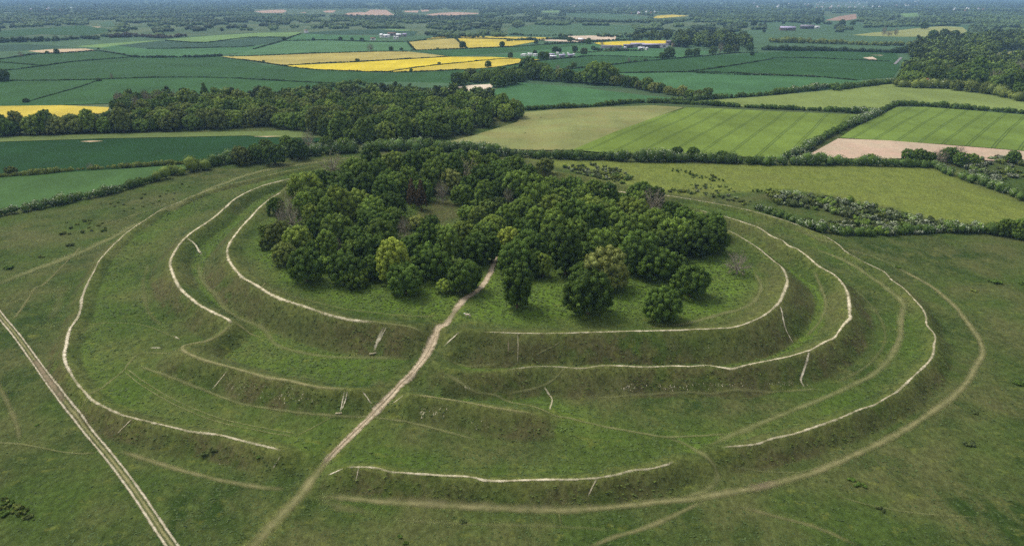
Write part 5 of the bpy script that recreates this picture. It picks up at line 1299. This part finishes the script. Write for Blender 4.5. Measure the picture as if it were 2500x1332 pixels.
def poly_mesh(name, v, f, mat):
    return new_mesh(name, np.array(v, float), np.concatenate([np.array(q) for q in f]), np.array([len(q) for q in f]), mat)
def building(name, cat, px, py, wpx, dp, h, roof, wall, label, group, rot=0.0, pitch=.5, detail='windows'):
    p = G(px, py)
    L = wpx * depth(p) / FPX
    wv, wf, rv, rf = gable(L, dp, h, pitch)
    e = bpy.data.objects.new(name, None); COL.objects.link(e); e.location = (p[0], p[1], 2.2 if py < 120 else 1.6); e.rotation_euler = (0, 0, R(rot))
    wv = [(x, y, z if z > .01 else -2.6) for x, y, z in wv]
    wo_ = link('wall', poly_mesh('wall', wv, wf, WALL[wall]), e)
    link('roof', poly_mesh('roof', rv, rf, ROOF[roof]), e)
    if detail == 'windows':
        n = max(2, int(L / 5))
        for q in range(n):
            x = (-.5 + (q + .5) / n) * L
            v, f = box_faces(x - .6, x + .6, -dp / 2 - .05, -dp / 2 + .1, h * .35, h * .72)
            link('window', poly_mesh('window', v, f, GLASS), wo_)
    elif detail == 'door':
        v, f = box_faces(-min(3, L * .2), min(3, L * .2), -dp / 2 - .06, -dp / 2 + .1, -.2, h * .8)
        link('door', poly_mesh('door', v, f, ROOF['dark']), e)
    tag(e, label, cat, group)
FB, FA, FCg = 'caravans and sheds of the caravan farm', 'buildings of the white farm', 'sheds of the long grey farm'
BLD = [('house', 'house', 932, 92, 7, 9, 6, 'white', 'white', 'white gabled house at the left end of the white farm', FA, 'windows'),
 ('barn', 'barn', 944, 92, 16, 9, 4, 'white', 'white', 'long white barn of the white farm', FA, 'door'), ('barn', 'barn', 957, 88, 20, 10, 5, 'brown', 'grey', 'long brown roofed barn behind the white farm', FA, 'door'),
 ('shed', 'shed', 964, 97, 4, 6, 6, 'white', 'white', 'small white shed, left of two, front of the white farm', FA, 'door'), ('shed', 'shed', 971, 97, 5, 6, 6, 'white', 'white', 'small white shed, right of two, front of the white farm', FA, 'door'),
 ('barn', 'barn', 974, 91, 12, 10, 5, 'white', 'grey', 'white roofed barn in the middle of the white farm', FA, 'door'), ('barn', 'barn', 988, 90, 10, 9, 5, 'lilac', 'grey', 'lilac grey roofed barn at the right end of the white farm', FA, 'door'), ('barn', 'barn', 911, 99, 12, 8, 3.5, 'brown', 'white', 'low brown and white barn left in front of the white farm', FA, 'door'),
 ('house', 'house', 748, 81, 8, 8, 6, 'brown', 'white', 'lone white house at the end of the lime green field', 'lone houses on the plain', 'windows'),
 ('caravan', 'caravan', 1274, 139, 5, 3, 3, 'white', 'white', 'leftmost white caravan above the yellow field', FB, 'windows'), ('caravan', 'caravan', 1281, 138, 9, 5, 3, 'white', 'white', 'second white caravan from the left', FB, 'windows'), ('caravan', 'caravan', 1294, 137, 11, 5, 3.5, 'white', 'white', 'large white caravan in the left group of the caravan farm', FB, 'windows'), ('caravan', 'caravan', 1307, 138, 9, 5, 3, 'white', 'white', 'right caravan of the left white group', FB, 'windows'),
 ('shed', 'shed', 1347, 139, 14, 9, 3.5, 'lilac', 'grey', 'grey shed at the left of the caravan farm yard', FB, 'door'), ('shed', 'shed', 1350, 143, 16, 7, 3, 'white', 'grey', 'long white shed lowest in the caravan farm', FB, 'door'), ('caravan', 'caravan', 1361, 134, 6, 4, 3, 'white', 'white', 'white caravan behind the grey shed', FB, 'windows'), ('shed', 'shed', 1372, 141, 15, 9, 3.5, 'lilac', 'grey', 'lilac grey shed in the caravan farm yard', FB, 'door'),
 ('caravan', 'caravan', 1376, 136, 5, 3, 3, 'white', 'white', 'left white caravan behind the lilac shed', FB, 'windows'), ('caravan', 'caravan', 1387, 136, 5, 3, 3, 'white', 'white', 'right white caravan behind the lilac shed', FB, 'windows'), ('shed', 'shed', 1393, 140, 13, 8, 3.2, 'lilac', 'grey', 'right grey shed of the caravan farm', FB, 'door'), ('caravan', 'caravan', 1401, 137, 5, 3, 3, 'white', 'white', 'rightmost white caravan of the caravan farm', FB, 'windows'),
 ('shed', 'shed', 1492, 119, 50, 9, 4, 'grey', 'grey', 'longest grey shed at the left of the grey farm', FCg, 'door'), ('shed', 'shed', 1534, 118, 24, 12, 5, 'grey', 'dark', 'grey shed second from the left in the grey farm', FCg, 'door'), ('shed', 'shed', 1526, 121, 6, 5, 3.5, 'white', 'white', 'small white shed in front of the long grey one', FCg, 'door'), ('shed', 'shed', 1556, 116, 34, 12, 6, 'lilac', 'grey', 'big lilac grey shed in the middle of the grey farm', FCg, 'door'),
 ('shed', 'shed', 1566, 122, 16, 7, 3.5, 'white', 'white', 'white shed in front of the grey farm', FCg, 'door'), ('shed', 'shed', 1588, 118, 42, 14, 6, 'lilac', 'dark', 'wide lilac grey shed of the grey farm', FCg, 'door'), ('shed', 'shed', 1579, 123, 5, 5, 4, 'white', 'white', 'small white shed right in front of the grey farm', FCg, 'door'), ('barn', 'barn', 1620, 117, 24, 10, 5, 'grey', 'white', 'grey barn at the right of the grey farm', FCg, 'door'), ('barn', 'barn', 1634, 111, 16, 10, 7, 'grey', 'brown', 'tall grey barn rising behind the grey farm', FCg, 'door'), ('barn', 'barn', 1650, 115, 20, 10, 5, 'brown', 'brown', 'brown roofed barn before the copse', FCg, 'door'),
 ('house', 'house', 1418, 104, 12, 9, 6, 'white', 'brick', 'pinkish house with white roof in the middle distance', 'lone houses on the plain', 'windows'),
 ('barn', 'barn', 1922, 75, 36, 18, 7, 'lilac', 'brown', 'long grey barn on the far right, left of the pair', 'far right farm', 'door'), ('barn', 'barn', 1970, 71, 32, 18, 7, 'grey', 'dark', 'grey barn on the far right, right of the pair', 'far right farm', 'door'), ('shed', 'shed', 1994, 70, 12, 10, 5, 'white', 'white', 'white shed on the far right beside the grey barns', 'far right farm', 'door'),
 ('house', 'house', 2291, 97, 9, 8, 5, 'brown', 'white', 'small white house before the straw meadow', 'lone houses on the plain', 'windows'), ('house', 'house', 2256, 215, 11, 8, 9, 'red', 'brick', 'pinkish brick house half hidden in the right wood front', 'lone houses on the plain', 'windows')]
for nm, cat, px, py, wp, dp, h, rf, wl, lab, grp, det in BLD:
    building(nm, cat, px, py, wp, dp, h, rf, wl, lab, grp, random.uniform(-14, 14), .32 if nm in ('shed', 'caravan') else .55, det)
def far_house(px, py, wpx, roof, wall, label):
    p = G(px, py)
    k = depth(p) / FPX
    wv, wf, rv, rf = gable(wpx * k, 10, max(7, 1.6 * k), .5)
    n = len(wv)
    me = new_mesh('far_house', np.array(wv + rv, float), np.concatenate([np.array(q) for q in wf] + [np.array(q) + n for q in rf]), np.array([len(q) for q in wf + rf]), None, mats=[WALL[wall], ROOF[roof]], midx=[0] * len(wf) + [1] * len(rf))
    o = link('house', me, loc=(p[0], p[1], 7.0)); o.rotation_euler = (0, 0, rb.uniform(-.4, .4))
    tag(o, label, 'house', label)
for zone, n, lab in (((1985, 6, 2120, 24), 26, 'tiny pale house of the far village at the upper right'), ((1535, 34, 1600, 38), 7, 'tiny white roof of the far hamlet above the small yellow field'), ((2320, 24, 2420, 30), 8, 'tiny pale house far off at the upper right edge'), ((60, 20, 180, 28), 6, 'tiny pale house far off at the upper left'), ((1840, 10, 1980, 22), 12, 'tiny pale house left of the far village'), ((1290, 14, 1560, 20), 6, 'tiny pale house far off at the top centre'), ((2120, 5, 2300, 20), 10, 'tiny pale house right of the far village')):
    for _ in range(n):
        far_house(rb.uniform(zone[0], zone[2]), rb.uniform(zone[1], zone[3]), rb.uniform(2.0, 4.5), rb.choice(('white', 'brown', 'lilac', 'white')), rb.choice(('white', 'white', 'brick')), lab)

# ------------------------------------------------------------------ the far wooded country: one mass nobody could count
def far_woods():
    rng = np.random.default_rng(77)
    openings = [[(620, 23), (950, 22), (966, 32), (960, 37), (620, 32)], [(980, 25), (1170, 24), (1172, 36), (1040, 37), (982, 31)],
                [(1300, 63), (1540, 64), (1556, 80), (1240, 84), (1240, 72)], [(1594, 36), (1684, 36), (1684, 44), (1594, 45)], [(2010, 33), (2094, 33), (2092, 50), (2010, 52)],
                [(2080, 70), (2230, 66), (2366, 64), (2366, 92), (2080, 92)], [(1870, 58), (2040, 62), (2040, 78), (1870, 78)], [(2196, 32), (2246, 32), (2244, 42), (2196, 44)],
                [(0, 70), (200, 62), (290, 74), (210, 88), (0, 92)], [(215, 50), (284, 50), (284, 68), (215, 68)], [(400, 78), (760, 74), (760, 110), (400, 104)], [(740, 72), (1020, 70), (1020, 100), (740, 100)], [(1320, 26), (1368, 26), (1366, 32), (1320, 32)],
                [(1380, 33), (1560, 36), (1600, 44), (1500, 48), (1380, 40)], [(1780, 80), (2080, 80), (2080, 92), (1780, 92)], [(1985, 6), (2120, 6), (2120, 18), (1985, 18)]]
    x, y = rng.uniform(-60, 2560, 60000), rng.uniform(0.5, 100, 60000)
    clump = vnoise(x / 26.0, y / 4.2, 1.0, 91)
    dens = np.where((x > 620) & (x < 1100) & (y < 72), -.08, np.where((y < 78) & ((x < 560) | (x > 2100)), .0, .14))
    dens = np.where((x > 2100) & (y < 95), -.35, dens)
    dens = np.where((y > 92) & (x < 2240), 9, dens)
    dens = np.where(y > 56, dens, np.where(y > 30, -.52, -.75))
    ok = clump >= dens
    D = np.stack([(x - 1250) / FPX, _f[1] + (666 - y) / FPX * _u[1], _f[2] + (666 - y) / FPX * _u[2]], 1)
    Wd = D * (-CAM_Z / D[:, 2])[:, None]
    dz = Wd[:, 1] * _f[1] - CAM_Z * _f[2]
    hpx = 11.0 / dz * FPX
    for q in openings: ok &= ~(in_poly(x, y, q) | in_poly(x, y - hpx, q))
    pts = np.column_stack([Wd[:, :2], dz])[ok]
    P = np.array(pts)
    iv, if_ = ICO1
    V, C, F = [], [], []
    jit = rng.uniform(.75, 1.22, (len(P), len(iv), 1))
    r = rng.uniform(5.0, 8.5, len(P)) * (1 + np.clip((P[:, 2] - 4000) / 5000, 0, 2.0))
    h = rng.uniform(8.5, 13.5, len(P)) * (1 + .25 * np.clip((P[:, 2] - 6000) / 6000, 0, 1)) * .5
    w = iv[None] * jit
    X = w * np.stack([r, r, h], -1)[:, None]
    X[..., 0] += P[:, 0, None]; X[..., 1] += P[:, 1, None]; X[..., 2] += (h * .96)[:, None]
    tone = np.clip(vnoise(P[:, 0], P[:, 1], 260, 92) * .5 + .5 + rng.normal(size=len(P)) * .28, 0, 1)
    cc = np.zeros((len(P), len(iv), 4)); cc[..., 3] = 1
    cc[..., 0] = tone[:, None] * .8 + rng.uniform(0, .2, (len(P), len(iv))); cc[..., 2] = np.clip(rng.normal(size=len(P)) * .4 + .4, 0, 1)[:, None]
    F = if_[None] + (np.arange(len(P)) * len(iv))[:, None, None]
    o = link('woodland', new_mesh('woodland', X.reshape(-1, 3), F.reshape(-1, 3), 3, leaf_mat('leaf_woodland', (0.042, 0.068, 0.026), var=.7), {'leaf': cc.reshape(-1, 4)}))
    tag(o, 'hazy wooded country filling the far distance', 'woodland', None, 'stuff')
    return len(P)
NFW = far_woods()
def rear_woods():
    """the trees behind the front ranks of the right hand wood, and the copses beyond: one canopy"""
    rng = np.random.default_rng(78)
    Vs, F4s, F3s, Cs, nv = [], [], [], [], 0
    for pt in REAR:
        r = pt[2]
        cs, rs = crown_lobes(rng, 15, ('round', 'tall', 'flat')[int(rng.integers(3))])
        cs[:, 2] += 1.0
        V, F4, F3, C = leaves(cs, rs * 1.12, 26, .135, rng, up=.4, reject=False, zmin=.05)
        tone = rng.normal() * .3
        C[:, 0] = np.clip(C[:, 0] + tone, 0, 1); C[:, 2] = np.clip(C[:, 2] * .6 + rng.uniform(0, .6), 0, 1)
        Vs.append(V * r + np.array([pt[0], pt[1], 0])); F4s.append(F4 + nv); F3s.append(F3 + nv); Cs.append(C); nv += len(V)
    F4, F3 = np.vstack(F4s), np.vstack(F3s)
    o = link('woodland', new_mesh('woodland', np.vstack(Vs), np.concatenate([F4.ravel(), F3.ravel()]), np.concatenate([np.full(len(F4), 4), np.full(len(F3), 3)]), leaf_mat('leaf_rear', (0.085, 0.128, 0.032), var=.65), {'leaf': np.vstack(Cs)}))
    tag(o, 'deep canopy of the right hand wood and the copses beyond it', 'woodland', None, 'stuff')
rear_woods()

# ------------------------------------------------------------------ grass tussocks and bracken on the hill (uncountable)
def tussocks():
    rng = np.random.default_rng(31)
    N = 420000
    x = rng.uniform(gx[0] + 4, gx[-1] - 4, N); y = gy[0] + 4 + (gy[-1] - gy[0] - 8) * rng.uniform(0, 1, N) ** 1.25
    vis = np.abs(x) < 0.78 * y * 1.08 + 12
    x, y = x[vis], y[vis]
    i = ((x - X0) / CELL).astype(int); j = ((y - Y0) / CELL).astype(int)
    lushv, dryv, medv, swv = MASK.reshape(NX, NY, 4)[i, j].T
    dp = DPATH[i, j]
    pr = 0.10 + 0.75 * lushv + 0.55 * swv * near[i, j] + 0.25 * np.clip(SLOPE[i, j] * 2, 0, 1) - .5 * medv
    pr *= np.clip((dp - 1.2) / 2.0, 0, 1)
    for pth in WAYS:
        pr *= np.clip((seg_dist(x, y, pth) - 1.0) / 1.2, 0, 1)
    k = rng.uniform(0, 1, len(x)) < np.clip(pr, 0, 1) * .62
    x, y, lushv, dryv = x[k], y[k], lushv[k], dryv[k]
    n = len(x); B = 3
    z = hz(x, y)
    s = rng.uniform(.16, .34, n) * (1 + .75 * lushv)
    ang = rng.uniform(0, 6.28, (n, B)) ; lean = rng.uniform(.3, 1.0, (n, B))
    V = np.zeros((n, B, 4, 3)); C = np.zeros((n, B, 4, 4)); C[..., 3] = 1
    dx, dy = np.cos(ang), np.sin(ang)
    sz = s[:, None] * rng.uniform(.7, 1.3, (n, B))
    ox, oy = rng.normal(size=(n, B)) * .22, rng.normal(size=(n, B)) * .22
    for q, (u, v, w_) in enumerate(((-1, 0, -.12), (0, -.75, .35), (1, 0, .75), (0, .75, .35))):
        V[:, :, q, 0] = x[:, None] + ox + (dx * u - dy * v) * sz
        V[:, :, q, 1] = y[:, None] + oy + (dy * u + dx * v) * sz
        V[:, :, q, 2] = z[:, None] + w_ * sz * lean
    C[..., 0] = (rng.uniform(0, 1, n)[:, None] * .6 + rng.uniform(0, .4, (n, B)))[..., None]
    C[..., 2] = np.clip(dryv * .9 + rng.uniform(-.1, .25, n), 0, 1)[:, None, None]
    C[..., 1] = (lushv * rng.uniform(.2, .9, n))[:, None, None]
    F = np.arange(n * B * 4).reshape(-1, 4)
    km = leaf_mat('grass_blades', (0.052, 0.078, 0.025), bl=(0.100, 0.152, 0.028), var=.30, hue=.22)
    o = link('grass', new_mesh('grass', V.reshape(-1, 3), F, 4, km, {'leaf': C.reshape(-1, 4)}))
    tag(o, 'rough grass tussocks and bracken over the hillfort', 'grass', None, 'stuff')
    return n
WAYS = [np.array([at(*p) for p in q[0]])[:, :2] for q in W] + [FTW[::6, :2]]
NTU = tussocks()

# ------------------------------------------------------------------ chalk flecks on the bank sides (uncountable)
def flecks():
    rng = np.random.default_rng(61)
    V, F = [], []
    for px, py, sx, sy, n, s in [(700, 968, 55, 16, 60, .35), (610, 945, 50, 14, 40, .3), (560, 935, 25, 12, 14, .3), (445, 745, 12, 22, 16, .35), (430, 915, 30, 25, 14, .25), (1031, 1007, 7, 8, 22, .36), (1070, 1006, 18, 9, 30, .3), (1160, 1032, 60, 14, 16, .25), (1625, 943, 60, 7, 44, .3), (1530, 948, 26, 6, 22, .35), (1770, 940, 50, 6, 40, .3), (1900, 938, 45, 4, 34, .32), (2025, 890, 14, 10, 12, .3), (1560, 860, 70, 14, 16, .2), (1990, 825, 16, 8, 16, .25), (430, 584, 2, 1, 3, .6), (505, 584, 9, 4, 4, .35), (1140, 948, 8, 3, 6, .3), (170, 800, 2, 2, 4, .45), (535, 1134, 4, 2, 4, .4), (1395, 862, 60, 8, 10, .2), (1730, 845, 4, 14, 8, .25), (1080, 1290, 200, 40, 6, .25), (680, 800, 40, 20, 6, .2)]:
        for _ in range(n):
            p = at(px + rng.normal() * sx * .6, py + rng.normal() * sy * .6)
            m = int(rng.integers(4, 7)); a = np.sort(rng.uniform(0, 6.28, m)); rr = .42 * s * rng.uniform(.4, 1.2, m) * rng.uniform(.3, 1.5)
            st = rng.uniform(1, 2.2)
            q = np.column_stack([p[0] + np.cos(a) * rr * .8, p[1] + np.sin(a) * rr * st])
            b = sum(len(v) for v in V)
            V.append(np.column_stack([q, hz(q[:, 0], q[:, 1]) + .16])); F.append(np.arange(b, b + m))
    me = new_mesh('chalk_fragments', np.vstack(V), np.concatenate(F), np.array([len(f) for f in F]), plain('chalk_stone', (176, 168, 142), .9, .15, 2))
    tag(link('chalk_fragments', me), 'white chalk fragments scattered down the bank sides', 'chalk', None, 'stuff')
flecks()

# ------------------------------------------------------------------ timber beams at the feet of two scrambles
def beam(a, b, rad, label):
    A, Bp = at(*a), at(*b)
    A[2] += rad * .8; Bp[2] += rad * .8
    n = 10; d = Bp - A; L = np.linalg.norm(d); d /= L
    u = np.cross(d, [0, 0, 1]); u /= np.linalg.norm(u); v = np.cross(u, d)
    V, F = [], []
    prof = [(0, .0), (0, .86), (.04, 1.0), (.35, 1.04), (.7, .97), (L - .04, 1.0), (L, .86), (L, 0)]
    for t, k in prof:
        for q in range(n):
            th = 2 * math.pi * q / n
            V.append(A + d * t * (1 if t > 1 else 1) + (u * math.cos(th) + v * math.sin(th)) * rad * k)
    for s in range(len(prof) - 1):
        for q in range(n):
            F.append([s * n + q, s * n + (q + 1) % n, (s + 1) * n + (q + 1) % n, (s + 1) * n + q])
    tag(link('log', poly_mesh('log', V, F, plain('weathered_wood', (170, 160, 130), .9, .25, 3))), label, 'log', 'logs at the feet of the chalk scrambles')
beam((902, 865), (919, 862), .26, 'weathered log at the foot of the broad chalk scramble')
beam((819, 1010), (835, 1009), .26, 'weathered log at the foot of the paired chalk ruts')

# ------------------------------------------------------------------ the pale cow by the dirt track
def cow(px, py):
    p = at(px, py)
    joints = [(0, 0, 1.05, .36), (-.45, 0, 1.08, .37), (-.85, 0, 1.12, .33), (-1.12, 0, 1.28, .20), (-1.36, 0, 1.42, .15), (-1.58, .02, 1.36, .135), (-1.78, .03, 1.22, .085),
              (.45, 0, 1.08, .36), (.72, 0, 1.14, .30), (.92, 0, 1.1, .07), (1.0, 0, .75, .03), (1.02, 0, .5, .05)]
    edges = [(0, 1), (1, 2), (2, 3), (3, 4), (4, 5), (5, 6), (0, 7), (7, 8), (8, 9), (9, 10), (10, 11)]
    def add(par, pts):
        for q in pts:
            joints.append(q); edges.append((par, len(joints) - 1)); par = len(joints) - 1
    for s in (1, -1):
        add(2, [(-.82, .2 * s, .78, .15), (-.84, .22 * s, .44, .085), (-.82, .22 * s, .1, .06), (-.86, .22 * s, .02, .07)])
        add(8, [(.70, .2 * s, .82, .19), (.62, .23 * s, .6, .11), (.78, .23 * s, .36, .07), (.74, .23 * s, .08, .06), (.70, .23 * s, .02, .07)])
        add(4, [(-1.34, .16 * s, 1.46, .05), (-1.32, .27 * s, 1.47, .04)])
    me = bpy.data.meshes.new('cow')
    me.from_pydata([j[:3] for j in joints], edges, [])
    o = link('cow', me, loc=(p[0], p[1], p[2] + .05))
    o.rotation_euler = (0, 0, R(-14))
    sk = o.modifiers.new('Skin', 'SKIN')
    for q, j in enumerate(joints): me.skin_vertices[0].data[q].radius = (j[3], j[3])
    me.skin_vertices[0].data[0].use_root = True
    o.modifiers.new('Sub', 'SUBSURF').render_levels = 2
    k = NT('cow_hide')
    tc = k.n('ShaderNodeTexCoord'); sp = k.n('ShaderNodeSeparateXYZ'); k.l(tc.outputs['Object'], sp.inputs[0])
    head = k.ramp(sp.outputs[0], -1.28, -1.2, 1, 0)
    nz = k.noise(1.6, 2, vec=tc.outputs['Object'])
    patch = k.math('MULTIPLY', k.ramp(sp.outputs[0], .35, .5), k.ramp(nz, .48, .54))
    c = k.mix(patch, (.60, .50, .38), (.05, .04, .035))
    c = k.mix(head, c, (.80, .78, .70))
    k.base(c)
    o.data.materials.append(k.m)
    tag(o, 'cream coloured cow with white head standing right of the dirt track', 'cow')
cow(1143, 774)

# ------------------------------------------------------------------ the air between
def haze():
    v, f = box_faces(-31500, 31500, -3300, 31500, -2.0, 150.0)
    o = link('haze', poly_mesh('haze', v, f, None))
    m = bpy.data.materials.new('air'); m.use_nodes = True
    t = m.node_tree; t.nodes.clear()
    pv = t.nodes.new('ShaderNodeVolumePrincipled'); ou = t.nodes.new('ShaderNodeOutputMaterial')
    pv.inputs['Color'].default_value = (0.33, 0.57, 0.88, 1)
    pv.inputs['Density'].default_value = 7.0e-5
    t.links.new(pv.outputs[0], ou.inputs['Volume'])
    o.data.materials.append(m)
    tag(o, 'thin blue haze over the far country', 'haze', None, 'stuff')
haze()
print('TREES', len(GROVE) + len(REST), 'W1', nw, 'W3', nw3, nw5, nw6, 'far', NFW, 'tuss', NTU)
